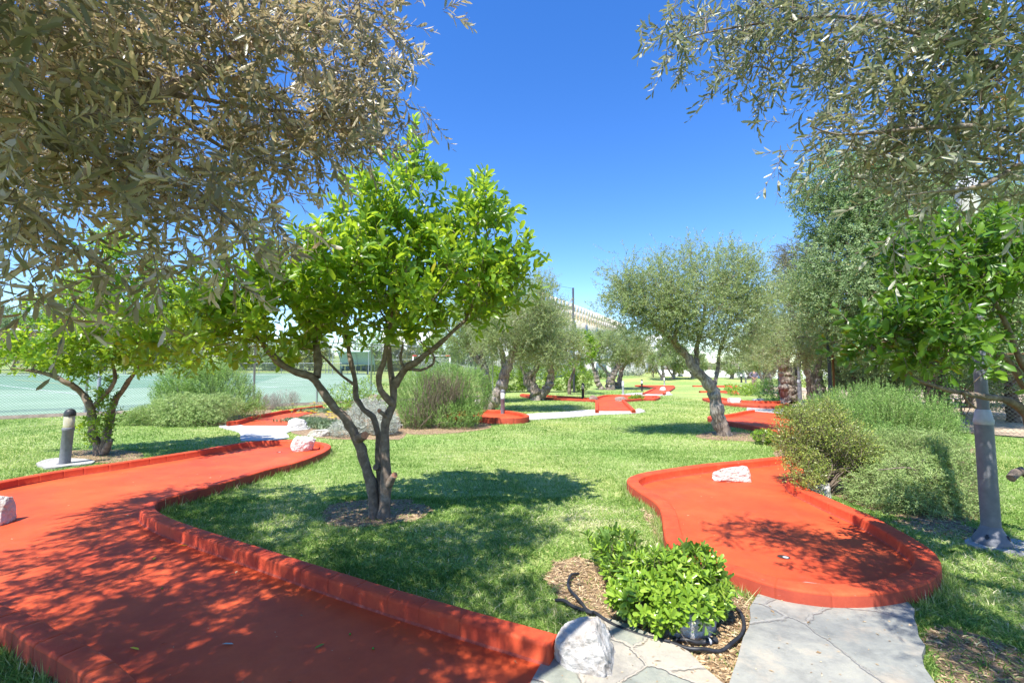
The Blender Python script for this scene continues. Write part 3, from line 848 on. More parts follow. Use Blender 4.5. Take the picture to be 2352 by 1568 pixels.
# ------------------------------------------------------------------ mini golf lanes
LANES = []
def curb(parent, line, side, w=.13, zt=ZT, joints=.26, seed=0, step=.05, caps=True, zb=-.06):
    """a painted kerb swept along a line of outer edge points; side = +1 when the lane is to the left of the walk"""
    p = spline(line, step); n = len(p)
    d = np.gradient(p, axis=0); d /= np.linalg.norm(d, axis=1, keepdims=True)
    nrm = np.stack([-d[:, 1], d[:, 0]], 1) * side
    rng = np.random.default_rng(seed)
    s = np.arange(n) * step
    seg = np.floor((s + 3 * rng.random()) / joints).astype(int)
    seg -= seg[0]
    hz = rng.normal(0, .0008, seg.max() + 2)[seg] if joints else np.zeros(n)
    ho = rng.normal(0, .0006, seg.max() + 2)[seg] if joints else np.zeros(n)
    prof = [(0, zb), (0.0, zt - .016), (.006, zt - .004), (.018, zt), (w - .018, zt), (w - .005, zt - .005), (w, zt - .018), (w + .0015, ZF + .012), (w + .011, ZF + .0012), (w + .011, zb)] if zt < .16 else [(0, zb), (0.0, zt - .016), (.006, zt - .004), (.018, zt), (w - .018, zt), (w - .005, zt - .005), (w, zt - .018), (w, zt - .05), (w, zt - .06), (w, zb)]
    rows = []
    soup = Soup()
    pos, isj = [], []
    for i in range(n):
        if i and joints and seg[i] != seg[i - 1]:
            mid = (p[i] + p[i - 1]) / 2; md = d[i]
            for k, g in ((-.003, 0), (0, .004), (.003, 0)):
                pos.append((mid + md * k, nrm[i], hz[i] if k > 0 else hz[i - 1], ho[i] if k > 0 else ho[i - 1], g))
        pos.append((p[i], nrm[i], hz[i], ho[i], 0))
    for c, nn, dz, do, g in pos:
        wav = rng.normal(0, .0004)
        for a, z in prof:
            t = a + ((do + g * (1 if a < w / 2 else -1)) if z > ZF + .02 or a < w / 2 else 0) + wav
            rows.append((c[0] + nn[0] * t, c[1] + nn[1] * t, z + (dz - g if z > ZF + .02 else 0)))
    k = len(prof); m = len(pos)
    v = np.array(rows)
    q = [(i * k + j, i * k + j + 1, (i + 1) * k + j + 1, (i + 1) * k + j) for i in range(m - 1) for j in range(k - 1)]
    if side > 0: q = [x[::-1] for x in q]
    q += [(0, 1, 2, 3), (0, 3, 4, 7), (4, 5, 6, 7), (0, 7, 8, 9)] + [tuple((m - 1) * k + a for a in b) for b in ((3, 2, 1, 0), (7, 4, 3, 0), (7, 6, 5, 4), (9, 8, 7, 0))]
    soup.add(v, q=q)
    o = soup.build('curb', 'red_curb', parent)
    o.data.materials.append(M['red_side'])            # the outer face takes a darker, browner red
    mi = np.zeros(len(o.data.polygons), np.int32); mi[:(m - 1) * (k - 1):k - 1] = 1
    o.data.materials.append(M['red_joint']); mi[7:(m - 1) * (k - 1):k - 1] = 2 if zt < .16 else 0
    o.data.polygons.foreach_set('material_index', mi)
    return o
def lane(label, floor, curbs, z=ZF, hole=None, group='red painted mini golf lanes', seed=0, step=.05, joints=.26, w=.122, zt=ZT):
    c = np.mean(np.asarray(floor), axis=0)
    root = thing('mini_golf_lane', label, 'mini golf lane', group, (float(c[0]), float(c[1]), 0.0))
    sheet('putting_floor', floor, z, 'red', root, thick=.12)
    for i, (line, side) in enumerate(curbs):
        curb(root, line, side, w, zt, joints, seed + i, step)
    LANES.append(np.asarray(floor))
    if hole is not None:
        s = Soup(); lathe(s, [(.052, .0035), (.052, .0045), (.047, .0045), (.046, .001)], (hole[0], hole[1], z), 24)
        cup = s.build('hole_cup', 'red_curb', root, True)
        s2 = Soup(); lathe(s2, [(.0, .0022), (.046, .0022)], (hole[0], hole[1], z), 24)
        s2.build('hole_shade', 'dark', cup)  # flat dark disc paints the hole's inner shade; the floor is uncut
        s3 = Soup(); lathe(s3, [(.0, .0032), (.021, .0032)], (hole[0] + .012, hole[1] - .006, z), 16); s3.build('cup_bottom', 'cup_rim', cup)
    return root
def inset(line, side, t):
    p = spline(line, .08); d = np.gradient(p, axis=0); d /= np.linalg.norm(d, axis=1, keepdims=True)
    return p + np.stack([-d[:, 1], d[:, 0]], 1) * side * t
lane('long L-shaped red lane at the front left, a pale rock on its round end', inset(A_out, 1, .06), [(A_out, 1)], hole=G(641, 1038, ZF), seed=1, step=.04)
lane('pear-shaped red lane on the right with a white rock and a hole', inset(B_out, 1, .07), [(B_out, 1)], hole=G(1800, 1279, ZF), seed=5, w=.15, step=.04, joints=.31)
# lane behind, at the left, towards the fence
c1 = GX([(520, 970), (545, 967), (581, 956), (615, 950), (649, 944), (690, 938), (735, 932)], .11)
c2 = GX([(668, 972), (672, 962), (700, 951), (760, 942)], .11)
lane('red lane beside the yellow flowers leading back to the court fence', np.array(list(GX([(560, 977), (659, 977)], .02)) + list(GX([(668, 965), (700, 951), (760, 941), (740, 933), (690, 938), (649, 944), (600, 953), (535, 969)], .03))),
     [(c1, -1)], seed=11, step=.1, joints=.5, zt=.14)
# lane in the middle with a round raised end
D_out = np.array(GX([(1020, 947), (1096, 941.5), (1147, 942), (1174, 944), (1198, 948), (1214, 953), (1212, 957), (1186, 960), (1137, 960), (1086, 957), (1020, 955)], .17))
lane('low red lane with a rounded end emerging from behind the brownish rosemary', inset(D_out, -1, .06), [(D_out, -1)], z=.08, seed=14, step=.1, joints=.6, zt=.18)
# lane with the rocks
E1 = GX([(1367, 943), (1367, 921), (1359, 918.5), (1324, 917), (1242, 913), (1196, 907.5), (1200, 905), (1242, 907), (1324, 912), (1359, 914), (1391, 907.5), (1441, 907.5), (1479, 909), (1508, 909.5), (1517, 912), (1506, 916), (1480, 916), (1434, 919), (1460, 943)], .1)
lane('red lane in the centre with reddish rocks, its straight end at the pale path', np.array(GX([(1367, 943), (1367, 919), (1324, 914), (1200, 906), (1242, 908), (1359, 914), (1391, 908), (1441, 908), (1508, 910), (1514, 913), (1500, 915), (1434, 919), (1455, 943)], .03)),
     [(np.array(E1[:2] + E1[2:3]), -1), (np.array(E1[2:7][::1]), -1), (np.array(E1[6:15]), -1), (np.array(E1[14:18]), -1), (np.array([E1[17], E1[18]]), -1)], seed=20, step=.12, joints=.6)
# lane further back
F1 = GX([(1475, 903.5), (1504, 890), (1490, 889), (1458, 885), (1500, 885), (1548, 885.5), (1550, 890), (1527, 904)], .1)
lane('farthest red lane in the middle, with a white boulder on it', np.array(GX([(1475, 904), (1504, 890), (1460, 886), (1548, 886), (1550, 890), (1526, 905)], .03)),
     [(np.array(F1[0:2]), -1), (np.array(F1[2:6]), -1), (np.array(F1[5:8]), -1)], seed=30, step=.2, joints=0)
# lanes at the right behind the olive
Gn = GX([(1640, 953), (1626, 957), (1629, 961), (1664, 968), (1715, 977), (1772, 989), (1850, 1002)], .11)
Gf = GX([(1640, 953), (1662, 951), (1690, 946.5), (1706, 943), (1726, 940)], .14)
lane('red lane on the right between the leaning olive and the yellowish myrtle shrub', np.array(GX([(1640, 955), (1664, 953), (1722, 943), (1786, 949), (1840, 955), (1850, 1000), (1772, 986), (1664, 966), (1629, 959)], .03)),
     [(np.array(Gn), 1), (np.array(Gf), -1)], seed=40, step=.1, joints=.4)
Hn = GX([(1613, 914), (1622, 917.5), (1664, 925), (1734, 931), (1787, 932.5), (1805, 928.5), (1812, 926)], .12)
Hf = GX([(1613, 914), (1658, 913), (1680, 917), (1720, 920), (1765, 921), (1812, 921)], .12)
lane('red lane on the right with a long white rock, in front of low round shrubs', np.array(GX([(1613, 915), (1658, 914), (1720, 921), (1812, 922), (1812, 927), (1787, 934), (1664, 927)], .03)),
     [(np.array(Hn), 1), (np.array(Hf), -1)], seed=45, step=.12, joints=0)
If = GX([(1605, 897), (1650, 896.5), (1690, 896)], .14)
lane('thin strip of red lane seen past the trunk of the leaning olive', np.array(GX([(1605, 898), (1690, 897), (1700, 905), (1684, 904), (1645, 900)], .03)), [(np.array(If), -1)], seed=47, step=.2, joints=0)
Jf = GX([(1590, 885), (1650, 885), (1700, 885)], .14)
lane('farthest red lane on the right with a small grey rock on it', np.array(GX([(1590, 885.5), (1700, 885.5), (1705, 891.5), (1660, 889)], .03)), [(np.array(Jf), -1)], seed=48, step=.25, joints=0)

# ------------------------------------------------------------------ tennis court beyond the fence
fd = (FENCE1 - FENCE0) / np.linalg.norm(FENCE1 - FENCE0)
fn = np.array([-fd[1], fd[0]])
def cp(a, b):                                    # court coordinates: a along the fence, b away from it
    return FENCE0 + fd * a + fn * b
def strip(name, p0, p1, w, m, z, parent=None):
    p0, p1 = np.asarray(p0, float), np.asarray(p1, float)
    d = (p1 - p0) / np.linalg.norm(p1 - p0); n = np.array([-d[1], d[0]]) * w / 2
    k = max(2, int(np.linalg.norm(p1 - p0) / 2)); s = Soup()
    t = np.linspace(0, 1, k)[:, None]; c = p0 + (p1 - p0) * t
    v = np.concatenate([np.c_[c + n, terrain(*(c + n).T) + z], np.c_[c - n, terrain(*(c - n).T) + z]])
    q = [(i + k, i + k + 1, i + 1, i) for i in range(k - 1)]
    s.add(v, q=q); return s.build(name, m, parent)
def court_sheet(name, edge_l, edge_r, m, z):
    """rows from the left edge to the right edge, both lists of points at the same rows"""
    s = Soup(); n = 60; t = np.linspace(0, 1, n)
    def rows(e):
        e = np.asarray(e, float); yy = e[:, 1]; y = np.interp(t, np.linspace(0, 1, 50), np.linspace(yy[0], yy[-1], 50))
        return np.interp(y, yy, e[:, 0]), y
    xl, y = rows(edge_l); xr, _ = rows(edge_r)
    X = xl[:, None] + (xr - xl)[:, None] * t[None, :]; Y = np.repeat(y[:, None], n, 1)
    i = np.arange(n - 1)[None, :] + np.arange(n - 1)[:, None] * n
    s.add(np.stack([X, Y, terrain(X, Y) + z], -1).reshape(-1, 3), q=np.stack([i, i + 1, i + n + 1, i + n], -1).reshape(-1, 4))
    return tag(s.build(name, m), kind='structure')
e0, e1 = FENCE0 - fd * 6 + fn * .2, FENCE0 + fd * 13 + fn * .2
court_sheet('tennis_court', [(-60, e0[1]), (-75, 50)], [tuple(e0), tuple(e1), (-16, 50)], 'court', .03)
CA, CB, CO = np.array([.86, -.51]), np.array([.51, .86]), np.array([-33.7, 30.1])
def cq(a, b): return CO + CA * a + CB * b
court_sheet('tennis_court_play_area', [(-50, 26), (-60, 44)], [(-24.5, 26), (-17.5, 31), (-22, 44)], 'court_in', .036)
for i, (p, q, w, m) in enumerate([(cq(-8, 0), cq(14, 0), .07, 'line_white'), (cq(-10, 8), cq(18, 8), .07, 'line_white'), (cq(-10, 14), cq(17, 14), .07, 'line_white'), (cq(12, -3), cq(12, 20), .07, 'line_white'),
                                  (cq(0, -6), cq(0, 18), .07, 'line_white'), (cq(-8, 2.5), cq(9, 2.5), .07, 'line_yellow'), (cq(17.5, 5), cq(17.5, 22), .07, 'line_white'), (cq(6, 1), cq(6, 18), .06, 'line_yellow'),
                                  (cq(-14, 11), cq(16, 11), .06, 'line_white')]):
    tag(strip('court_line', p, q, w, m, .044 + i * .0012), kind='structure')

def mesh_wire(s, p0, p1, z0, z1, pitch, r, base):
    """diamond wire netting between two points"""
    p0, p1 = np.asarray(p0, float), np.asarray(p1, float); L = np.linalg.norm(p1 - p0); H = z1 - z0
    d = (p1 - p0) / L; nn = np.array([-d[1], d[0], 0]); segs = []
    n = int((L + H) / pitch)
    for i in range(n + 1):
        for sg in (1, -1):
            a0 = i * pitch - (H if sg > 0 else 0)
            pts = [(a0, 0.0), (a0 + H * sg, H)]
            (xa, za), (xb, zb) = pts
            def clip(xa, za, xb, zb):
                t0, t1 = 0.0, 1.0
                dx = xb - xa
                for lim, sgn in ((0, 1), (L, -1)):
                    f0, f1 = (xa - lim) * sgn, (xb - lim) * sgn
                    if f0 < 0 and f1 < 0: return None
                    if f0 < 0: t0 = max(t0, f0 / (f0 - f1))
                    elif f1 < 0: t1 = min(t1, f0 / (f0 - f1))
                return (xa + dx * t0, za + (zb - za) * t0, xa + dx * t1, za + (zb - za) * t1) if t1 > t0 + 1e-4 else None
            c = clip(xa, za, xb, zb)
            if c: segs.append(c)
    g = np.array(segs)
    m = 1
    A = np.c_[p0[0] + d[0] * g[:, 0], p0[1] + d[1] * g[:, 0], g[:, 1]]; B = np.c_[p0[0] + d[0] * g[:, 2], p0[1] + d[1] * g[:, 2], g[:, 3]]
    A[:, 2] += z0 + base(A[:, 0], A[:, 1]); B[:, 2] += z0 + base(B[:, 0], B[:, 1])
    D = unit(B - A); u = np.cross(D, nn); vs = []
    for P in (A, B):
        for a in (0, 2.094, 4.189): vs.append(P + r * (u * math.cos(a) + nn * math.sin(a)))
    v = np.stack(vs, 1).reshape(-1, 3); k = np.arange(len(A))[:, None] * 6
    s.add(v, q=np.concatenate([k + np.array([[j, (j + 1) % 3, 3 + (j + 1) % 3, 3 + j]]) for j in range(3)]))
def wire_fence(label, p0, p1, h, pitch, r, post_step, post_r, m='wire', pm='steel', rails=(1.0,), kerb=None, base=terrain, z0=.02, group=None, over_h=None):
    p0, p1 = np.asarray(p0, float), np.asarray(p1, float); L = np.linalg.norm(p1 - p0); d = (p1 - p0) / L
    root = thing('chain_link_fence', label, 'fence', group, (float(p0[0]), float(p0[1]), tz(*p0)))
    s = Soup(); mesh_wire(s, p0, p1, z0, h, pitch, r, base); s.build('wire_mesh', m, root)
    k = int(L / post_step + .5)
    for i in range(k + 1):
        q = p0 + d * L * i / k; z = float(base(q[0], q[1])); s = Soup()
        lathe(s, [(post_r, -.1), (post_r, h + .05), (post_r * 1.15, h + .05), (post_r * .6, h + .09), (0, h + .09)], (q[0] - d[1] * (post_r + .01) * -1, q[1] + d[0] * -(post_r + .01) * -1, z), 12)
        s.build('post', pm, root, True)
    for f in rails:
        t = np.linspace(0, 1, k * 2 + 1)[:, None]; q = p0 + (p1 - p0) * t
        s = Soup(); tube(s, np.c_[q, base(q[:, 0], q[:, 1]) + h * f], .021, 8); s.build('rail', pm, root, True)
    if kerb:
        s = Soup(); n = np.array([-d[1], d[0]]); q = p0 - d * 0
        t = np.linspace(0, 1, 30)[:, None]; c = p0 + (p1 - p0) * t
        rows = []
        for cc in c:
            z = float(base(*cc)); 
            for a, b in ((-.11, -.15), (-.11, kerb), (.09, kerb), (.09, -.15)): rows.append((*(cc + n * a), z + b))
        s.add(rows, q=[(i * 4 + j, i * 4 + j + 1, i * 4 + 5 + j, i * 4 + 4 + j)[::-1] for i in range(29) for j in range(3)])
        s.build('concrete_kerb', 'kerb', root)
    return root
wire_fence('tall chain-link fence with round steel posts between the lawn and the green court', FENCE0 - fd * 3.15, FENCE0 + fd * 20, 2.85, .085, .0034, 2.68, .042, kerb=.11, z0=.11)
wire_fence('low chain-link barrier along the far side of the green court', (-40, 47.2), (-17.2, 48), 1.15, .16, .008, 2.4, .028)
wire_fence('tall chain-link fence behind the green court beside the team shelter', (-20, 50), (2, 53), 3.0, .20, .009, 2.7, .04, rails=(1.0, .5))
wire_fence('tall chain-link fence of the court at the far left, before the rust-coloured bush', (-52, 38), (-40, 47.4), 3.6, .2, .009, 3, .04, rails=(1.0, .5))
wire_fence('wire fence in front of the dry bare ground behind the lamp post', (9.3, 13.2), (14.5, 6.0), 1.9, .09, .0026, 2.6, .03, pm='wood')

# ------------------------------------------------------------------ buildings
def palace():
    P0, P1 = np.array([3.5, 62.0]), np.array([27.5, 109.0])
    L = np.linalg.norm(P1 - P0); d = (P1 - P0) / L; n = np.array([d[1], -d[0]])      # n: towards the garden
    if n[1] > 0 and False: n = -n
    b = .9; top = 11.3
    root = thing('crenellated_building', 'cream and white building with a crenellated roofline behind the olives', 'building', None, (*P0, b))
    D3 = lambda a, o, z: np.array([*(P0 + d * a + n * o), z])
    T = lambda a: np.array([*(d * a), 0])
    N = lambda o: np.array([*(n * o), 0])
    Z = lambda z: np.array([0, 0, z])
    s = Soup(); obox(s, D3(0, -12, b - .5), T(L), N(12), Z(top - b - 4.2)); s.build('lower_wall', 'white_wall', root)
    s = Soup(); obox(s, D3(0, -12, top - 4.7), T(L), N(11.9), Z(4.7)); s.build('upper_wall', 'cream_wall', root)
    s = Soup(); obox(s, D3(-.1, -.02, top), T(L + .2), N(.12), Z(.15))
    k = int(L / 1.62)
    for i in range(k):
        obox(s, D3(i * 1.62, -.12, top + .153), T(.80), N(.22), Z(1.15))
        obox(s, D3(i * 1.62, -.06, top - .9), T(.82), N(.23), Z(.93))
        obox(s, D3(i * 1.62 + .12, -.05, top - 1.2), T(.58), N(.19), Z(.31))
    s.build('crenellation', 'cream_wall', root)
    for i in range(8):
        a = 2.2 + i * 6.4
        prof = [(-.7, 0), (.7, 0), (.7, 1.5), (.45, 2.2), (0, 2.75), (-.45, 2.2), (-.7, 1.5)]
        for zz, nm in ((top - 4.2, 'arched_window'),):
            s = Soup(); m = len(prof)
            f = [D3(a + x, .05, zz + z) for x, z in prof]; g = [D3(a + x, -.15, zz + z) for x, z in prof]
            s.add(f + g + [D3(a, .05, zz + 1.3)], t=[(j, (j + 1) % m, 2 * m) for j in range(m)], q=[(j, m + j, m + (j + 1) % m, (j + 1) % m) for j in range(m)])
            w = s.build(nm, 'window', root)
            s = Soup(); tube(s, [D3(a + x * 1.12, .08, zz + z * 1.04) for x, z in prof + prof[:1]], .09, 6); s.build('frame', 'white_wall', w)
    for i in range(9):
        a = 1.4 + i * 5.4
        s = Soup(); obox(s, D3(a, 0.0, 3.2), T(1.5), N(.05), Z(2.0)); w = s.build('window', 'window', root)
        s = Soup()
        for (x, z, ww, hh) in ((-.1, -.1, 1.7, .1), (-.1, 2.0, 1.7, .1), (-.1, 0, .1, 2.0), (1.5, 0, .1, 2.0), (.70, 0, .08, 2.0)): obox(s, D3(a + x, -.02, 3.2 + z), T(ww), N(.10), Z(hh))
        s.build('frame', 'white_wall', w)
    return root
palace()
def villa(label, x0, x1, y, base, h, wins, seed, roof='flat', mm='white_wall'):
    root = thing('villa', label, 'building', None, ((x0 + x1) / 2, y, base))
    s = Soup(); box(s, (x0, y, base - .8), (x1, y + 7, base + h)); s.build('wall', mm, root)
    s = Soup(); box(s, (x0 - .15, y - .15, base + h + .003), (x1 + .15, y + 7.1, base + h + .22))
    if roof == 'step': box(s, (x0 + (x1 - x0) * .35, y + 1.2, base + h + .223), (x1 - .5, y + 6, base + h + 2.3))
    s.build('roof', mm, root)
    for x, z, w, hh in wins:
        s = Soup(); box(s, (x, y - .03, base + z), (x + w, y + .1, base + z + hh)); o = s.build('window', 'window', root)
        s = Soup()
        for a, b_, c, e in ((x - .08, z - .08, w + .16, .08), (x - .08, z + hh, w + .16, .08), (x - .08, z, .08, hh), (x + w, z, .08, hh), (x + w / 2 - .03, z, .06, hh)):
            box(s, (a, y - .07, base + b_), (a + c, y + .02, base + b_ + e))
        s.build('frame', 'gloss_white', o)
    return root
villa('white villa with small windows seen between the trees in the middle', 24.5, 30, 86, 1.0, 5.2, [(25.2, .5, .9, 1.9), (26.6, 3.0, .8, 1.2), (28.6, 3.0, .8, 1.2), (28.3, .5, .9, 1.3)], 1, 'step')
villa('low white building behind the grey shrub in the middle', 12.5, 19.2, 72, 1.0, 2.4, [(13.2, .8, 1.6, 1.1), (15.6, .8, 1.6, 1.1), (17.6, .8, 1.0, 1.1)], 2)
villa('white house half hidden behind the team shelter', -19, -12, 66, 1.9, 5.5, [(-18, 3.2, 1.2, 1.3), (-15, 3.2, 1.2, 1.3)], 3)
# white boundary wall with timber panels on it, one at a time
root = thing('boundary_wall', 'low white boundary wall with brown timber slats on top at the far end of the lawn', 'wall', None, (22, 70, 0))
s = Soup(); obox(s, (22.5, 70, -.2), (26, -10, 0), (.0, .3, 0), (0, 0, 1.95)); s.build('wall', 'white_wall', root)
for k in range(5):
    s = Soup()
    for j in range(4): obox(s, (23 + k * 4.6, 70.2 - k * 1.77, 1.80 + j * .27), (3.6, -1.385, 0), (0, .05, 0), (0, 0, .17))
    for x in (0, 3.5): obox(s, (23 + k * 4.6 + x, 70.26 - k * 1.77 - x * .385, 1.76), (.1, -.04, 0), (0, .08, 0), (0, 0, 1.12))
    s.build('slat_panel', 'wood', root)
s = Soup(); obox(s, (48.6, 60, -.3), (14, -24, 0), (.3, .1, 0), (0, 0, 2.1)); tag(s.build('garden_wall', 'white_wall'), 'plain white garden wall running towards the right behind the tree trunks', 'wall')

# team shelter, goal, far bench
def shelter():
    x0, x1, y = -18.0, -14.4, 46.0; b = tz(-16, 46); 
    root = thing('team_shelter', 'team shelter with a curved green canopy and bench behind the court', 'shelter', None, (-16, y, b))
    prof = [(0, 2.35), (.5, 2.5), (1.1, 2.42), (1.6, 2.1), (1.95, 1.6), (2.05, 1.1)]
    s = Soup(); k = len(prof)
    v = [(x0, y + a, b + z) for a, z in prof] + [(x1, y + a, b + z) for a, z in prof]
    v += [(x0, y + a, b + z - .04) for a, z in prof] + [(x1, y + a, b + z - .04) for a, z in prof]
    s.add(v, q=[(i, k + i, k + i + 1, i + 1) for i in range(k - 1)] + [(2 * k + i, 2 * k + i + 1, 3 * k + i + 1, 3 * k + i) for i in range(k - 1)] + [(0, 2 * k, 3 * k, k)])
    s.build('canopy', 'tarp', root)
    for x in (x0, (x0 + x1) / 2, x1):
        s = Soup(); tube(s, [(x, y + a, b + z - .06) for a, z in prof] + [(x, y + 2.05, b)], .03, 6); s.build('hoop', 'steel', root, True)
    for x in (x0, x1):
        s = Soup(); tube(s, [(x, y, b), (x, y, b + 2.33)], .035, 6); s.build('post', 'steel', root, True)
    for j in range(6):
        s = Soup(); box(s, (x0 + .2 + j * .55, y + 1.0, b + .42), (x0 + .65 + j * .55, y + 1.45, b + .5)); box(s, (x0 + .2 + j * .55, y + 1.45, b + .45), (x0 + .65 + j * .55, y + 1.53, b + .95))
        s.build('seat', 'seat_green', root)
    for j in range(3):
        s = Soup(); box(s, (x0 + .4 + j * 1.35, y + 1.05, b), (x0 + .5 + j * 1.35, y + 1.4, b + .418)); s.build('leg', 'seat_green', root)
shelter()
def goal():
    x0, x1, y = -9.4, -5.9, 43.5; b = tz(-8, 43.5)
    root = thing('handball_goal', 'white and red handball goal behind the rosemary', 'goal', None, ((x0 + x1) / 2, y, b))
    for x in (x0, x1):
        s = Soup(); box(s, (x - .05, y - .05, b), (x + .05, y + .05, b + 2.0)); s.build('post', 'gloss_white', root)
    s = Soup(); box(s, (x0 + .42, y - .05, b + 2.003), (x1 - .42, y + .05, b + 2.1)); s.build('crossbar', 'gloss_white', root)
    for a, c in ((x0 - .05, x0 + .42), (x1 - .42, x1 + .05)):
        s = Soup(); box(s, (a, y - .052, b + 2.001), (c, y + .052, b + 2.102)); s.build('red_band', 'gloss_red', root)
    for x in (x0, x1):
        s = Soup(); tube(s, [(x, y, b + 2.0), (x, y + .9, b + 1.9), (x, y + 1.1, b)], .025, 6); s.build('brace', 'steel', root, True)
    s = Soup(); mesh_wire(s, (x0, y + 1.0), (x1, y + 1.0), 0, 1.9, .14, .006, lambda x, y_: np.zeros_like(np.asarray(x, float)) + b); s.build('net', 'line_white', root)
goal()
def net_mast():
    b = tz(4.2, 33); c = W(1318, 854, 33)
    root = thing('net_mast', 'tall dark mast with white braces holding a teal net above the olives', 'mast', None, (c[0], 33, b))
    top = W(1318, 661, 33)[2]
    s = Soup(); lathe(s, [(.09, b - .1), (.07, top), (0, top)], (c[0], 33, 0), 10); s.build('mast', 'lamp_dark', root, True)
    for dx in (-.9, -1.35):
        s = Soup(); tube(s, [(c[0], 33, top - .65), (c[0] + dx, 33.1, top - 2.6)], .035, 6); s.build('brace', 'lamp_light', root, True)
    s = Soup(); tube(s, [(c[0], 33, top - .05), W(1240, 648, 33.5), W(1150, 655, 34)], .02, 5); mesh_wire(s, (c[0] - 5.2, 34), (c[0], 33), top - 2.2, top - .1, .16, .004, lambda x, y_: np.zeros_like(np.asarray(x, float)))
    s.build('net', 'wire_teal', root)
net_mast()
def court_mast():
    d = 16.6; c = W(229, 854, d); b = tz(c[0], d); top = W(229, 560, d)[2]
    root = thing('court_mast', 'tall grey steel mast with a horizontal pipe beside the left court fence', 'mast', None, (c[0], d, b))
    s = Soup(); lathe(s, [(.055, b - .1), (.055, top + .8), (0, top + .8)], (c[0], d, 0), 10); s.build('mast', 'steel', root, True)
    s = Soup(); tube(s, [W(111, 571, d - .8), W(170, 576, d - .4), W(262, 583, d + .3)], .045, 8); s.build('pipe', 'steel', root, True)
    s = Soup(); mesh_wire(s, (c[0] - 9, d - 6), (c[0], d), 2.6, top - .1, .13, .003, lambda x, y_: np.zeros_like(np.asarray(x, float)) + b); s.build('net', 'wire', root)
court_mast()

# ------------------------------------------------------------------ bollard lamps
def bollard(label, u, v, lean=0.0, dark=False, seed=0, scale=1.0, body='lamp_grey', glass='frost', capm=None, group='bollard lamps along the lanes'):
    b = G(u, v, 0); b = G(u, v, tz(b[0], b[1]))
    root = thing('bollard_lamp', label, 'bollard lamp', group, tuple(b))
    H = .905 * scale; c = b; L = (lean, 0)
    s = Soup(); lathe(s, [(.115, -.02), (.115, .018), (.10, .03), (.085, .035)], c, 28); s.build('base_plate', body, root, True)
    s = Soup(); lathe(s, [(.072, .03), (.072, H * .60), (.079, H * .61), (.080, H * .655), (.074, H * .665), (.06, H * .668)], c, 28, L); s.build('post', body, root, True)
    s = Soup(); lathe(s, [(.070, H * .668), (.071, H * .87), (.066, H * .872)], c, 28, L); g = s.build('diffuser', glass, root, True)
    s = Soup(); lathe(s, [(.030, H * .68), (.030, H * .80)], c, 12, L); s.build('bulb_holder', 'lamp_light', g, True)
    s = Soup(); lathe(s, [(.077, H * .872), (.078, H * .90), (.074, H * .935), (.060, H * .968), (.038, H * .99), (0, H)], c, 28, L); s.build('cap', capm or body, root, True)
    return root
bollard('leaning dark bollard lamp with yellowed glass beside the front left lane', 148, 1068, .045, body='lamp_grey', glass='amber', capm='lamp_dark')
bollard('grey bollard lamp with a bright glass standing behind the round-ended low lane', 1154.6, 955, 0, body='lamp_grey')
bollard('dark bollard lamp with brownish glass at the left of the lane with reddish rocks', 1339, 918, 0, body='lamp_dark', glass='amber')
bollard('light grey bollard lamp right behind the lane with reddish rocks', 1431, 906, 0, body='lamp_light')
bollard('dark bollard lamp beside the start of the farthest middle lane', 1474.5, 898, 0, body='lamp_dark')
bollard('pale bollard lamp behind the farthest middle lane, near the thin young tree', 1526, 885, 0, body='lamp_light', scale=.95)
bollard('small dark bollard lamp left of the standing person', 1703, 878, 0, body='lamp_dark', scale=.9)
bollard('grey bollard lamp just in front of the person, nearest to them', 1713, 879, 0, body='lamp_grey', scale=.9)
bs = wobble(GX([(85, 1066), (130, 1055), (200, 1058), (214, 1066), (150, 1074), (105, 1078)]), .012, .1, 3)
tag(sheet('concrete_footing', bs, .03, 'slab', None, thick=.06), 'rough concrete footing under the leaning bollard lamp', 'footing')

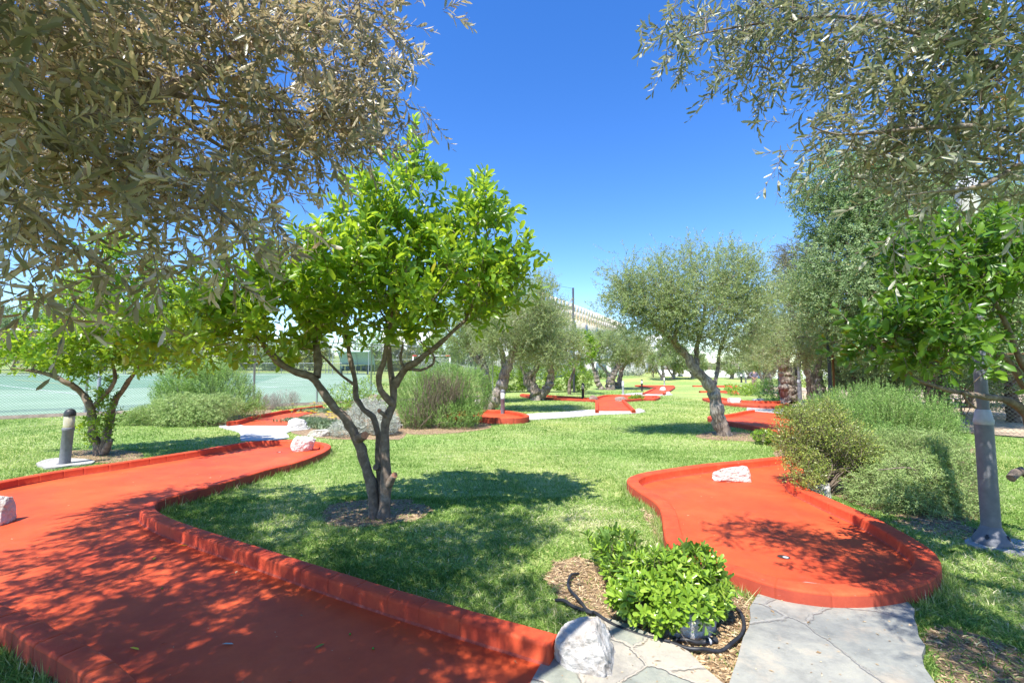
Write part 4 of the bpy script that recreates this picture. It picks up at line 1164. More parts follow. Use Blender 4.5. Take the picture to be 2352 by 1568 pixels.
# ------------------------------------------------------------------ lamp posts
def lamp_post(label, u, v, d=None, lean=-.004, top=3.1, r=.064, body='lamp_grey', group='garden lamp posts', head=True, upper=None):
    if d is None: b = G(u, v, .02)
    else:
        b = W(u, v, d); b[2] = tz(b[0], b[1])
    root = thing('lamp_post', label, 'lamp post', group, tuple(b)); L = (lean, 0); k = max(r / .095, .62)
    s = Soup(); lathe(s, [(.19 * k, 0), (.19 * k, .025), (.175 * k, .045), (.14 * k, .085), (.115 * k, .12), (r * 1.04, .15)], b, 32, L); fb = s.build('base_flange', body, root, True)
    if head and r == .064:
        for a in range(4):
            an = a * math.pi / 2 + .5; cc = b + np.array([math.cos(an) * .100, math.sin(an) * .100, .045])
            s = Soup(); lathe(s, [(.016, 0), (.016, .03), (.009, .032), (.009, .045), (0, .046)], cc, 8); s.build('bolt', 'lamp_dark', fb, True)
    s = Soup(); lathe(s, [(r * 1.02, .12), (r * .98, 1.02)], b, 32, L); s.build('lower_shaft', body, root, True)
    s = Soup(); lathe(s, [(r * .99, 1.02), (r * 1.06, 1.03), (r * 1.06, 1.06), (r * .98, 1.075), (r * .80, 1.14), (r * .72, 1.15)], b, 32, L); s.build('collar', 'lamp_light' if body == 'lamp_grey' else body, root, True)
    s = Soup(); lathe(s, [(r * .70, 1.14), (r * .66, top - .38)], b, 24, L); s.build('upper_shaft', upper or body, root, True)
    if head:
        t = top - .38
        s = Soup(); lathe(s, [(r * .66, t), (r * 1.3, t + .05), (r * 1.3, t + .08), (r * .9, t + .10)], b, 24, L); s.build('lantern_base', 'lamp_light', root, True)
        s = Soup(); lathe(s, [(r * .9, t + .10), (r * 1.45, t + .32), (r * 1.45, t + .34)], b, 24, L); s.build('lantern_glass', 'frost', root, True)
        s = Soup(); lathe(s, [(r * 1.8, t + .34), (r * 1.7, t + .37), (r * .8, t + .46), (0, t + .49)], b, 24, L); s.build('lantern_roof', 'lamp_light', root, True)
    return root
lp = lamp_post('large grey lamp post with a flanged foot standing on the lawn at the right', 2279, 1247, top=3.15)
fs = wobble(GX([(2215, 1243), (2260, 1238), (2352, 1246), (2420, 1275), (2380, 1285), (2290, 1268), (2235, 1258)]), .01, .1, 5)
tag(sheet('concrete_footing', fs, .022, 'slab', None, thick=.06), 'pale concrete footing under the large lamp post', 'footing')
lamp_post('dark slender lamp post in the shade behind the tall rosemary', 1911, 960, 12.2, top=4.2, r=.062, body='lamp_dark')
lamp_post('grey lamp post with a collar between the far tree trunks', 1838, 930, 20.5, top=3.4, r=.085, body='lamp_grey')
lamp_post('thin dark lamp post beside the thick white trunk', 1791, 905, 30, top=3.4, r=.075, body='lamp_dark')
lamp_post('thin dark lamp post farthest away, right of the person', 1764, 900, 36, top=3.4, r=.075, body='lamp_dark')

# ------------------------------------------------------------------ rocks
rock_at('pale pitted rock on the round end of the front left lane', 652, 720, 1003, 1037, 1, 'rock_paint', ZF, .7, .2, sub=6)
rock_at('flat white rock lying on the right-hand red lane', 1645, 1751, 1073, 1107, 2, 'rock_paint', ZF, .45, .05, sub=6, rough=.3)
rock_at('grey-brown rock cut by the left edge of the picture, on the front left lane', -98, -10, 1144, 1214, 3, 'rock_paint', ZF, .8, .3, sub=6)
rock_at('large white craggy rock at the corner where the red kerb ends', 1272, 1428, 1440, 1556, 14, 'rock', 0, .8, -.35, sub=6, rough=.42)
rock_at('big white boulder under the glossy green shrub', 1536, 1683, 1366, 1472, 5, 'rock', 0, .75, .2, sub=6, rough=.34)
rock_at('white rock between the right lane and the drooping rosemary', 1858, 1930, 1107, 1147, 6, 'rock', 0, .8, sub=5)
rock_at('white block beside the path under the yellow flowers, the left one of two', 648, 696, 962, 986, 7, 'rock', 0, .7)
rock_at('white block at the edge of the flower bed, the right one of two', 697, 752, 981, 1004, 8, 'rock', 0, .7)
rock_at('reddish split stone standing behind the silver shrub', 826, 874, 902, 936, 9, 'rock_dark', 0, .6)
rock_at('brown stone between the silver shrub and the brownish rosemary', 903, 924, 956, 985, 10, 'rock_dark', 0, .8)
rock_at('purple-brown rock at the left corner of the centre lane', 1352, 1376, 906, 921, 11, 'rock_dark', 0, .8)
rock_at('reddish boulder on the centre lane beside the small yellow shrub', 1413, 1446, 909, 923, 12, 'rock_dark', 0, .8)
rock_at('brown rock behind the small yellow shrub on the centre lane', 1462, 1481, 904, 914, 13, 'rock_dark', 0, .8)
rock_at('white rock at the right foot of the centre lane', 1458, 1486, 936, 947, 4, 'rock', 0, .8)
rock_at('white boulder lying on the farthest middle lane', 1515, 1533, 888, 897, 15, 'rock_paint', ZF, .8)
rock_at('low white stone at the right corner of the farthest middle lane', 1529, 1543, 899, 906, 16, 'rock', 0, .8)
rock_at('long white rock on the edge of the right lane by the round shrubs', 1674, 1705, 911, 925, 17, 'rock_paint', ZF, .7)
rock_at('flat white rock right of the long white rock, behind the red kerb', 1728, 1761, 914, 922, 18, 'rock', 0, .7)
rock_at('small grey stone on the farthest right lane', 1697, 1712, 884, 889, 19, 'rock', 0, .8)
rock_at('pale stones showing through the myrtle shrub', 1812, 1838, 1000, 1020, 20, 'rock', 0, .8)

# ------------------------------------------------------------------ hoses
def hose(label, pts, r, coupling=None, z=.02):
    root = thing('garden_hose', label, 'garden hose', None, (float(G(*pts[0])[0]), float(G(*pts[0])[1]), 0))
    P = np.array([[*G(u, v, z)[:2], z + dz] for (u, v), dz in zip(pts, np.abs(np.sin(np.arange(len(pts)) * 1.9)) * .022)])
    s = Soup(); tube(s, spline(P, .015), r, 12); s.build('hose', 'hose', root, True)
    if coupling:
        a, b = [np.array([*G(u, v, z)[:2], z + .012]) for u, v in coupling]
        s = Soup(); tube(s, [a, a + (b - a) * .45, a + (b - a) * .46, b], [r * 1.25, r * 1.25, r * 1.6, r * 1.6], 12); c = s.build('coupling', 'hose', root, True)
        for t in (.50, .56):
            q = a + (b - a) * t; e = (b - a) / np.linalg.norm(b - a) * .003
            s = Soup(); tube(s, [q - e, q + e], r * 1.75, 12); s.build('clamp', 'lamp_light', c, True)
hose('thick black hose curling out of the soil and under the shrub', [(1329, 1317), (1312, 1327), (1305, 1345), (1312, 1362), (1330, 1384), (1350, 1402), (1368, 1415), (1410, 1440), (1470, 1462), (1540, 1482)], .0100)
hose('black hose looping round the boulder towards the right path', [(1690, 1396), (1702, 1415), (1709, 1437), (1704, 1460), (1685, 1482), (1655, 1495), (1620, 1499), (1583, 1495), (1540, 1480)], .0105)
hose('short black hose with a metal clamp in front of the boulder', [(1545, 1470), (1575, 1477), (1605, 1481), (1640, 1477)], .0105, ((1608, 1481), (1646, 1474)))
hose('short black hose end poking out of the grass at the left of the shrub', [(1277, 1378), (1295, 1386), (1315, 1396), (1338, 1405), (1362, 1416)], .011)

# ------------------------------------------------------------------ person
def person():
    d = 37.0; c = W(1732, 870, d); x, y, b = c[0], d, 0.0
    root = thing('person', 'person in a dark checked shirt and brownish trousers standing hands on hips in the shade', 'person', None, (x, y, b))
    P = lambda a, f, z: (x + a, y + f, b + z)
    def skinmesh(name, m, verts, edges, rad, parent):
        me = bpy.data.meshes.new(name); me.from_pydata(verts, edges, []); me.materials.append(M[m])
        o = bpy.data.objects.new(name, me); link(o, parent)
        if parent.type == 'EMPTY': child_fix(o, parent)
        mod = o.modifiers.new('skin', 'SKIN'); mod.use_smooth_shade = True
        for i, (v, r) in enumerate(zip(me.skin_vertices[0].data, rad)):
            v.radius = (r, r) if np.isscalar(r) else r; v.use_root = i == 0
        o.modifiers.new('sub', 'SUBSURF').levels = 1
        o.modifiers['sub'].render_levels = 2
        return o
    V = [P(0, 0, .95), P(0, 0, 1.15), P(0, .0, 1.38), P(0, 0, 1.50), P(0, -.01, 1.57), P(0, -.01, 1.68), P(0, -.01, 1.74)]
    E = [(0, 1), (1, 2), (2, 3), (3, 4), (4, 5), (5, 6)]; Rr = [(.15, .11), (.145, .11), (.16, .11), .055, .07, .085, .06]
    for sg in (-1, 1):
        k = len(V); V += [P(.19 * sg, 0, 1.42), P(.33 * sg, .05, 1.20), P(.20 * sg, -.10, 1.03), P(.15 * sg, -.13, 1.0)]
        E += [(2, k), (k, k + 1), (k + 1, k + 2), (k + 2, k + 3)]; Rr += [.058, .045, .032, .034]
        for f in range(4):
            j = len(V); V += [P((.13 - .008 * f) * sg, -.155, 1.01 - .018 * f), P((.085 - .008 * f) * sg, -.16, .995 - .02 * f)]
            E += [(k + 3, j), (j, j + 1)]; Rr += [.010, .008]
        j = len(V); V += [P(.20 * sg, -.07, .985)]; E += [(k + 2, j)]; Rr += [.011]
        k = len(V); V += [P(.10 * sg, 0, .86), P(.12 * sg, -.01, .48), P(.13 * sg, .01, .09), P(.14 * sg, -.12, .04)]
        E += [(0, k), (k, k + 1), (k + 1, k + 2), (k + 2, k + 3)]; Rr += [.088, .06, .045, .04]
    skinmesh('body', 'skin', V, E, Rr, root)
    V = [P(0, 0, .98), P(0, 0, 1.15), P(0, 0, 1.38), P(0, 0, 1.47)]; E = [(0, 1), (1, 2), (2, 3)]; Rr = [(.175, .13), (.17, .13), (.185, .13), (.075, .075)]
    for sg in (-1, 1):
        k = len(V); V += [P(.20 * sg, 0, 1.42), P(.34 * sg, .05, 1.20), P(.22 * sg, -.08, 1.05)]; E += [(2, k), (k, k + 1), (k + 1, k + 2)]; Rr += [.075, .062, .05]
    skinmesh('shirt', 'shirt', V, E, Rr, root)
    V = [P(0, 0, .96), P(0, 0, .88)]; E = [(0, 1)]; Rr = [(.165, .125), (.16, .12)]
    for sg in (-1, 1):
        k = len(V); V += [P(.11 * sg, 0, .76), P(.125 * sg, -.01, .48), P(.135 * sg, .01, .07)]; E += [(1, k), (k, k + 1), (k + 1, k + 2)]; Rr += [.11, .085, .07]
    skinmesh('trousers', 'trousers', V, E, Rr, root)
    s = Soup(); lathe(s, [(.098, 0), (.102, .05), (.085, .10), (.04, .13), (0, .135)], P(0, .015, 1.66), 16); s.build('hair', 'hair', root, True)
    for sg in (-1, 1):
        s = Soup(); lathe(s, [(.0, -.012), (.012, 0), (0, .012)], P(.032 * sg, -.09, 1.66), 8); s.build('eye', 'dark', root, True)
        s = Soup(); box(s, P(.14 * sg - .045, -.19, 0), P(.14 * sg + .045, .07, .075)); s.build('shoe', 'dark', root)
    s = Soup(); s.add([P(-.014, -.088, 1.62), P(.014, -.088, 1.62), P(0, -.085, 1.665), P(0, -.118, 1.62)], t=[(0, 1, 3), (1, 2, 3), (2, 0, 3), (0, 2, 1)]); s.build('nose', 'skin', root)
    s = Soup(); lathe(s, [(.178, -.015), (.18, 0), (.178, .018)], P(0, 0, .985), 20); s.build('belt', 'dark', root)
person()

# ------------------------------------------------------------------ trees
def rng_(k): return np.random.default_rng(k)
def LW(pts, r0, r1, d=None):
    """limb through picture points (u, v, distance)"""
    return (np.array([W(*p) for p in pts]), [r0, r1])
def bz(u, v): 
    b = G(u, v); return np.array([b[0], b[1], tz(b[0], b[1])])

# the orange tree in the middle foreground
b1 = bz(870, 1188)
d0 = float(b1[1])
limbs = [
    LW([(862, 1200, d0), (856, 1130, d0), (840, 1065, d0), (819, 1009, d0 - .05), (798, 967, d0 - .1), (771, 939, d0 - .12), (750, 912, d0 - .15), (732, 884, d0 - .15), (715, 863, d0 - .2), (684, 856, d0 - .25), (649, 839, d0 - .3), (618, 807, d0 - .35), (585, 760, d0 - .4)], .060, .026),
    LW([(727, 866, d0 - .17), (730, 828, d0 - .1), (726, 793, d0 - .05), (713, 752, d0), (700, 700, d0)], .043, .02),
    LW([(873, 1195, d0 + .02), (875, 1124, d0 + .05), (869, 1060, d0 + .08), (868, 1002, d0 + .1), (858, 960, d0 + .12), (833, 939, d0 + .15), (818, 912, d0 + .18), (815, 870, d0 + .2), (805, 828, d0 + .22), (798, 786, d0 + .25), (790, 730, d0 + .3)], .040, .020),
    LW([(880, 1200, d0 - .03), (887, 1100, d0 - .03), (884, 1020, d0 - .02), (887, 967, d0), (903, 929, d0 + .02), (905, 898, d0 + .03), (897, 846, d0 + .05), (892, 807, d0 + .07), (890, 740, d0 + .1)], .064, .022),
    LW([(906, 885, d0), (930, 849, d0 - .05), (950, 835, d0 - .1), (972, 818, d0 - .12), (997, 800, d0 - .15), (1032, 769, d0 - .2), (1070, 735, d0 - .2)], .042, .015),
    LW([(903, 928, d0), (875, 898, d0 - .1), (871, 863, d0 - .12), (882, 828, d0 - .15), (889, 786, d0 - .15), (896, 745, d0 - .1)], .036, .018),
    LW([(935, 845, d0 - .05), (965, 850, d0 - .1), (985, 842, d0 - .12), (1000, 828, d0 - .15), (990, 806, d0 - .2)], .020, .008),
    LW([(933, 850, d0 - .05), (920, 826, d0 - .1), (926, 790, d0 - .1)], .018, .010),
    LW([(816, 885, d0 + .2), (780, 858, d0 + .15), (745, 822, d0 + .1), (715, 800, d0 + .0)], .016, .009),
    LW([(870, 1075, d0 + .04), (862, 1072, d0 - .02)], .030, .030),
    LW([(893, 1112, d0 - .06), (905, 1093, d0 - .12)], .040, .030),
    LW([(890, 958, d0 - .03), (872, 944, d0 - .1)], .026, .022),
    LW([(824, 1006, d0 - .08), (836, 1000, d0 - .16)], .046, .036)]
blobs = cblobs([(925, 400, 4.8, 55, 60, .35), (935, 500, 4.8, 85, 80, .5), (870, 590, 4.7, 125, 90, .7), (1100, 500, 4.75, 62, 55, .4), (1085, 590, 4.7, 95, 85, .6), (1175, 620, 4.75, 48, 40, .4), (1000, 660, 4.6, 150, 55, .7),
                (780, 660, 4.6, 150, 90, .9), (640, 710, 4.5, 130, 80, .8), (500, 755, 4.5, 120, 55, .7), (1090, 695, 4.7, 85, 28, .5), (830, 500, 4.9, 65, 80, .5), (600, 800, 4.4, 80, 22, .4), (880, 730, 4.6, 150, 28, .5), (700, 765, 4.4, 100, 24, .4), (1050, 735, 4.65, 70, 24, .3), (950, 765, 4.6, 60, 18, .3), (1130, 655, 4.7, 75, 40, .4), (400, 770, 4.6, 60, 45, .5)])
t1 = tree('orange_tree', 'bright green orange tree with three twisting stems standing on the lawn in front', 'tree', b1, limbs, blobs, rng_(11), 620, dict(CITRUS, spread=46, gap=-.06), up=.95, fruit=26, holes=.55, shell=.25, n=16)
for u, v, d, r in [(838, 999, d0 - .17, .036), (906, 1091, d0 - .125, .031), (871, 943, d0 - .105, .021)]:
    s = Soup()
    c = W(u, v, d); nn = unit(np.array([.35, -.9, .1])); u_ = perp(nn[None])[0]; w_ = np.cross(nn, u_)
    a = np.linspace(0, 6.28, 14, endpoint=False); q = c + nn * .006 + r * (np.cos(a)[:, None] * u_ + np.sin(a)[:, None] * w_)
    s.add(np.concatenate([q, [c + nn * .008]]), t=[(j, (j + 1) % 14, 14) for j in range(14)])
    s.build('pruning_scar', 'cutwood', t1)
# bare twigs at its top
s = Soup(); rg = rng_(5)
for u, v in [(945, 290), (965, 275), (978, 300), (985, 262), (955, 330), (975, 470), (968, 500)]:
    a = W(u - 12, v + 110, 4.85); e = W(u, v, 4.85); p = spline([a, (a + e) / 2 + rg.normal(0, .02, 3), e], .05); tube(s, p, np.linspace(.006, .0015, len(p)), 5)
    for k in range(9):
        i = rg.integers(len(p) // 3, len(p)); q = p[i] + rg.normal(0, .05, 3) + np.array([0, 0, .09]); tube(s, [p[i], q], [.002, .001], 4)
s.build('dead_twigs', 'twig_pale', t1)

# the smaller orange tree at the left
b2 = bz(232, 1045); d0 = float(b2[1])
limbs = [
    LW([(231, 1052, d0), (226, 1030, d0), (214, 1000, d0), (211, 962, d0), (206, 930, d0 - .1), (190, 905, d0 - .1), (171, 888, d0 - .2), (145, 874, d0 - .3), (120, 862, d0 - .3), (68, 850, d0 - .4), (25, 846, d0 - .5)], .085, .022),
    LW([(236, 1050, d0), (242, 1012, d0), (252, 969, d0 + .1), (263, 921, d0 + .1), (284, 894, d0 + .1), (300, 868, d0 + .1), (330, 830, d0)], .075, .025),
    LW([(210, 940, d0), (236, 910, d0 - .1), (262, 880, d0 - .1), (262, 850, d0), (250, 800, d0)], .045, .02),
    LW([(240, 1040, d0 - .05), (252, 1012, d0 - .12)], .06, .05)]
blobs = cblobs([(80, 808, 8.1, 95, 28, .8), (190, 800, 8.2, 120, 48, 1.0), (320, 780, 8.2, 120, 55, 1.0), (290, 700, 8.4, 120, 70, 1.0), (270, 610, 8.4, 65, 60, .7), (400, 800, 8.1, 70, 45, .7), (420, 700, 8.3, 80, 60, .7), (200, 720, 8.3, 80, 45, .8)])
t2 = tree('orange_tree', 'small orange tree with a forked trunk beside the leaning bollard at the left', 'tree', b2, limbs, blobs, rng_(12), 480, dict(CITRUS, full=False, per_tip=5, leaf=(.12, .05)), up=.5, holes=1.0, shell=.3)
sk, _ = blob_points(cblobs([(236, 905, d0, 24, 45, .2), (245, 960, d0, 26, 50, .22), (225, 985, d0 - .1, 34, 32, .25)]), 120, rng_(4), .2)
ls, ts = Soup(), Soup(); shoots(ls, ts, sk, rng_(6).normal(0, .5, sk.shape) + [0, 0, .6], .2, 7, (.09, .038), rng_(7), False, 55, stem=.003)
ts.build('sucker_stems', 'twig_pale', t2); ls.build('sucker_leaves', 'citrus_leaf', t2)

# the orange tree leaning in from the right edge
b3 = np.array([4.75, 3.5, 0.0])
limbs = [
    (np.array([b3 + [0, 0, -.05], b3 + [-.05, 0, .35], b3 + [-.12, -.02, .8], b3 + [-.22, 0, 1.2], b3 + [-.4, 0, 1.8], b3 + [-.6, 0, 2.3]]), [.075, .04]),
    LW([(2375, 1010, 3.6), (2352, 945, 3.55), (2310, 918, 3.5), (2262, 911, 3.45), (2222, 904, 3.4), (2170, 893, 3.35), (2120, 878, 3.3), (2080, 862, 3.25)], .035, .008),
    LW([(2400, 960, 3.5), (2351, 883, 3.4), (2318, 831, 3.35), (2266, 787, 3.3), (2207, 749, 3.3), (2150, 735, 3.2), (2080, 728, 3.2)], .030, .006),
    LW([(2398, 900, 3.45), (2345, 830, 3.3), (2318, 760, 3.25), (2290, 700, 3.2), (2262, 640, 3.2)], .028, .008),
    LW([(2236, 908, 3.42), (2240, 935, 3.4), (2225, 925, 3.38), (2212, 900, 3.35)], .012, .006),
    LW([(2470, 1180, 3.6), (2400, 1120, 3.6), (2345, 1080, 3.6), (2322, 1098, 3.55)], .05, .026)]
blobs = cblobs([(2260, 560, 3.4, 95, 50, .4), (2160, 585, 3.3, 70, 34, .3), (2325, 600, 3.3, 50, 60, .4), (2110, 635, 3.3, 42, 18, .25), (2215, 645, 3.3, 70, 28, .35), (2020, 742, 3.2, 66, 26, .3), (2115, 758, 3.2, 80, 34, .35), (2190, 715, 3.25, 50, 26, .3),
                (2060, 798, 3.2, 78, 20, .3), (2165, 820, 3.2, 60, 18, .25), (2310, 735, 3.3, 50, 26, .3), (2340, 680, 3.3, 30, 40, .3), (2290, 860, 3.3, 40, 14, .2)])
tree('orange_tree', 'dark green orange tree reaching in from the right edge around the lamp post', 'tree', b3, limbs, blobs, rng_(13), 150, dict(CITRUS, per_tip=4, leaf=(.090, .039), len=.18, bend=.02), up=.35, leafmat='citrus_leaf_dark', fruit=14, holes=.5, shell=.25)

# the olive whose crown hangs over the camera at the left
b4 = np.array([-3.3, -.9, 0.0])
limbs = [
    (np.array([b4 + [0, 0, -.1], b4 + [.1, .1, .8], b4 + [.05, .3, 1.4], b4 + [.3, .7, 1.9], b4 + [.6, 1.2, 2.4], [-2.3, 1.0, 2.85], [-1.7, 1.5, 3.0]]), [.20, .05]),
    (np.array([b4 + [.05, .3, 1.4], b4 + [-.5, .8, 2.0], b4 + [-.9, 1.5, 2.6], b4 + [-1.1, 2.2, 3.0]]), [.10, .04]),
    (np.array([b4 + [.3, .7, 1.9], b4 + [1.2, .8, 2.6], b4 + [2.2, 1.4, 3.3], b4 + [3.0, 1.9, 3.7]]), [.08, .03]),
    LW([(120, 330, 1.7), (230, 262, 1.9), (370, 213, 2.1), (470, 163, 2.25), (545, 128, 2.35), (620, 92, 2.4), (700, 62, 2.5), (800, 35, 2.6)], .034, .009),
    LW([(470, 163, 2.25), (480, 130, 2.25), (478, 95, 2.2)], .009, .004),
    LW([(370, 213, 2.1), (450, 225, 2.3), (600, 250, 2.4), (760, 262, 2.6), (880, 258, 2.7)], .014, .004),
    LW([(60, 260, 1.7), (150, 330, 1.75), (260, 370, 1.85), (400, 420, 1.95), (520, 500, 1.95), (590, 580, 1.9)], .018, .004),
    LW([(-50, 420, 1.6), (60, 480, 1.7), (160, 560, 1.8), (240, 610, 1.8)], .014, .004),
    LW([(300, 150, 2.0), (480, 320, 2.2), (640, 380, 2.3), (760, 400, 2.4)], .015, .004)]
hb = cblobs([(60, 90, 1.9, 190, 130, .7), (100, 260, 1.8, 180, 120, .6), (300, 90, 2.2, 150, 140, .8), (330, 260, 2.0, 160, 120, .6), (520, 60, 2.5, 150, 100, .8), (560, 200, 2.4, 160, 100, .7), (760, 60, 2.8, 140, 90, .7), (780, 190, 2.8, 130, 80, .6), (900, 40, 2.9, 85, 55, .4),
             (900, 180, 2.9, 75, 40, .35), (880, 255, 2.8, 55, 38, .3), (700, 300, 2.5, 150, 70, .5), (460, 370, 2.1, 170, 90, .5), (650, 400, 2.3, 110, 55, .4), (180, 420, 1.8, 190, 90, .5), (480, 500, 1.95, 110, 55, .35), (600, 500, 2.1, 70, 45, .3),
             (60, 560, 1.8, 90, 60, .35), (160, 620, 1.85, 90, 40, .3), (590, 600, 1.9, 45, 35, .2), (330, 520, 1.9, 80, 40, .3), (790, 350, 2.6, 60, 40, .3), (270, 600, 1.95, 60, 35, .25), (40, 650, 1.9, 50, 30, .2)])
ob = [((-2.1, .45, 3.5), (1.1, .75, .5)), ((-2.6, .8, 3.5), (1.2, 1.0, .6)), ((-2.2, .7, 3.1), (1.1, .6, .4)), ((-2.9, .5, 3.8), (1.4, .8, .4)), ((-1.65, .85, 3.7), (.7, .5, .3)), ((-1.2, 1.3, 3.6), (.6, .45, .25)), ((-4.6, 3.6, 3.4), (1.0, .9, .5)), ((-3.4, 2.9, 3.5), (.9, .7, .5)), ((-3.9, 1.6, 3.2), (1.2, 1.3, .7)), ((-2.3, -.6, 3.0), (1.3, .9, .6)), ((-1.9, -.3, 3.3), (.8, .7, .4)), ((-4.4, 3.0, 3.5), (.8, .8, .5)), ((-2.6, 2.2, 3.85), (1.1, .7, .45))]
HAZ = dict(OLIVE, per_tip=6)
tree('olive_tree', 'large old olive whose silvery crown with brown blossom fills the upper left', 'tree', b4, limbs, hb + ob, rng_(21), 2000, dict(HAZ, leaf=(.075, .0185), gap=-.15), up=-.05, bark='olive_bark', sag=.1, fruit=260, blossom=760, holes=.8, shell=.1, rtip=.0022)
# the olive hanging in at the upper right
b5 = np.array([3.9, -.7, 0.0])
limbs = [
    (np.array([b5 + [0, 0, -.1], b5 + [-.1, .1, .9], b5 + [0, .4, 1.5], b5 + [-.3, .9, 2.2], b5 + [-.7, 1.6, 2.8], [2.2, 1.9, 3.3]]), [.18, .04]),
    (np.array([b5 + [0, .4, 1.5], b5 + [.2, 1.1, 2.2], b5 + [0, 1.9, 2.6], [3.2, 2.1, 2.7]]), [.09, .03]),
    LW([(2300, 160, 1.9), (2150, 90, 2.1), (1950, 40, 2.3), (1780, 50, 2.4), (1650, 70, 2.5), (1560, 90, 2.55)], .016, .003),
    LW([(2352, 300, 1.8), (2200, 290, 1.9), (2060, 300, 2.0), (1930, 310, 2.1), (1860, 290, 2.1)], .014, .003),
    LW([(2340, 380, 1.7), (2250, 430, 1.7), (2150, 440, 1.75), (2080, 450, 1.8)], .012, .003)]
hb = cblobs([(1570, 45, 2.6, 60, 40, .25), (1670, 60, 2.6, 90, 50, .3), (1750, 115, 2.5, 75, 55, .3), (1850, 50, 2.4, 120, 60, .4), (1900, 110, 2.4, 60, 30, .3), (1990, 60, 2.3, 110, 80, .45), (2120, 90, 2.1, 130, 110, .5), (2260, 130, 1.9, 120, 130, .5), (2080, 220, 2.1, 90, 70, .4),
             (2200, 270, 1.9, 140, 90, .45), (1960, 300, 2.15, 70, 32, .25), (2060, 320, 2.0, 90, 50, .3), (2150, 370, 1.9, 120, 55, .35), (2290, 370, 1.75, 90, 80, .35), (2230, 430, 1.75, 90, 25, .2), (1890, 275, 2.2, 45, 30, .2)])
ob = [((2.0, .95, 3.3), (.75, .7, .35)), ((3.2, 1.2, 3.4), (1.0, .9, .5)), ((2.9, .1, 3.1), (.9, .6, .4)), ((1.6, .35, 3.1), (.45, .4, .25))]
tree('olive_tree', 'olive whose leafy branches hang into the upper right corner', 'tree', b5, limbs, hb + ob, rng_(22), 640, dict(HAZ, leaf=(.060, .0150), per_tip=7, gap=-.15, mat='olive_leaf_green', bend=.15), up=-.02, bark='olive_bark', sag=.0, fruit=90, blossom=60, holes=.8, shell=.1, rtip=.0022)

# olives standing on the lawn
b = bz(1664, 1000); d0 = float(b[1])
limbs = [
    LW([(1665, 1008, d0), (1655, 975, d0), (1645, 935, d0), (1640, 905, d0), (1625, 880, d0 - .1), (1605, 858, d0 - .15), (1590, 842, d0 - .2), (1580, 820, d0 - .2), (1560, 800, d0 - .2), (1535, 770, d0 - .2), (1500, 735, d0 - .2)], .18, .05),
    LW([(1600, 852, d0 - .15), (1600, 820, d0), (1602, 790, d0 + .1), (1615, 740, d0 + .2), (1620, 690, d0 + .3)], .065, .03),
    LW([(1640, 890, d0), (1648, 850, d0 + .2), (1655, 800, d0 + .4), (1680, 740, d0 + .6)], .05, .03),
    LW([(1560, 800, d0 - .2), (1550, 770, d0 - .5), (1570, 720, d0 - .6)], .05, .03)]
blobs = cblobs([(1560, 640, 10.6, 70, 70, .8), (1640, 630, 10.8, 80, 62, 1.0), (1700, 670, 10.9, 62, 65, .9), (1500, 690, 10.6, 75, 55, .8), (1440, 650, 10.4, 52, 44, .7), (1425, 705, 10.4, 42, 42, .6), (1450, 680, 10.4, 50, 50, .6), (1740, 690, 10.9, 35, 50, .6), (1600, 710, 10.7, 120, 60, 1.1), (1690, 740, 11, 70, 50, .9), (1560, 760, 10.8, 55, 30, .6), (1630, 785, 10.9, 70, 26, .8), (1540, 735, 10.7, 80, 40, .9), (1470, 745, 10.6, 40, 30, .5)])
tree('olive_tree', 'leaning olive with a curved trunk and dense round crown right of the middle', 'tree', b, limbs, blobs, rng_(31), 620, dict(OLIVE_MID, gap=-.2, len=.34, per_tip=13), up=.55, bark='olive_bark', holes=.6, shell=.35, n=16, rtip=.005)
b = bz(1118, 944); b[1] += 0; d0 = float(b[1])
limbs = [
    LW([(1112, 946, d0), (1125, 930, d0), (1143, 905, d0), (1155, 880, d0), (1160, 855, d0), (1172, 830, d0), (1182, 800, d0), (1190, 760, d0)], .30, .09),
    LW([(1160, 860, d0), (1158, 835, d0 + .3), (1150, 800, d0 + .5), (1130, 760, d0 + .6)], .14, .06),
    LW([(1172, 830, d0), (1195, 790, d0 + .2), (1220, 750, d0 + .3)], .10, .05),
    LW([(1098, 935, d0 + .2), (1110, 925, d0 + .1), (1125, 930, d0)], .25, .18)]
blobs = cblobs([(1180, 740, 17.5, 90, 60, 1.6), (1230, 700, 17.5, 60, 60, 1.4), (1250, 760, 17.5, 60, 55, 1.4), (1150, 790, 17.3, 60, 35, 1.2), (1230, 655, 17.8, 28, 25, .7), (1120, 720, 17.6, 50, 40, 1.0), (1205, 800, 17.2, 60, 25, 1.0), (1270, 800, 17.2, 45, 30, .9)])
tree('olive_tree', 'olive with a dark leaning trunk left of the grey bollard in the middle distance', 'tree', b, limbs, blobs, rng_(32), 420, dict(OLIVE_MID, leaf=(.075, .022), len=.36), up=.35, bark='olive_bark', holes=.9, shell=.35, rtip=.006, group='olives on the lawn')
b = bz(1118, 925); d0 = float(b[1])
limbs = [LW([(1120, 925, d0), (1117, 880, d0), (1112, 845, d0), (1092, 820, d0), (1075, 795, d0), (1070, 760, d0)], .26, .1), LW([(1112, 845, d0), (1108, 815, d0), (1120, 770, d0)], .16, .08)]
blobs = cblobs([(1080, 740, d0, 70, 50, 1.8), (1040, 780, d0, 45, 35, 1.4), (1120, 700, d0, 50, 35, 1.5), (1060, 700, d0, 35, 28, 1.2), (1120, 780, d0, 50, 30, 1.3)])
tree('olive_tree', 'olive with a reddish forked trunk behind the brownish rosemary', 'tree', b, limbs, blobs, rng_(33), 260, OLIVE_FAR, up=.3, bark='olive_bark', holes=.9, rtip=.008, group='olives on the lawn')
b = bz(1234, 919); d0 = float(b[1])
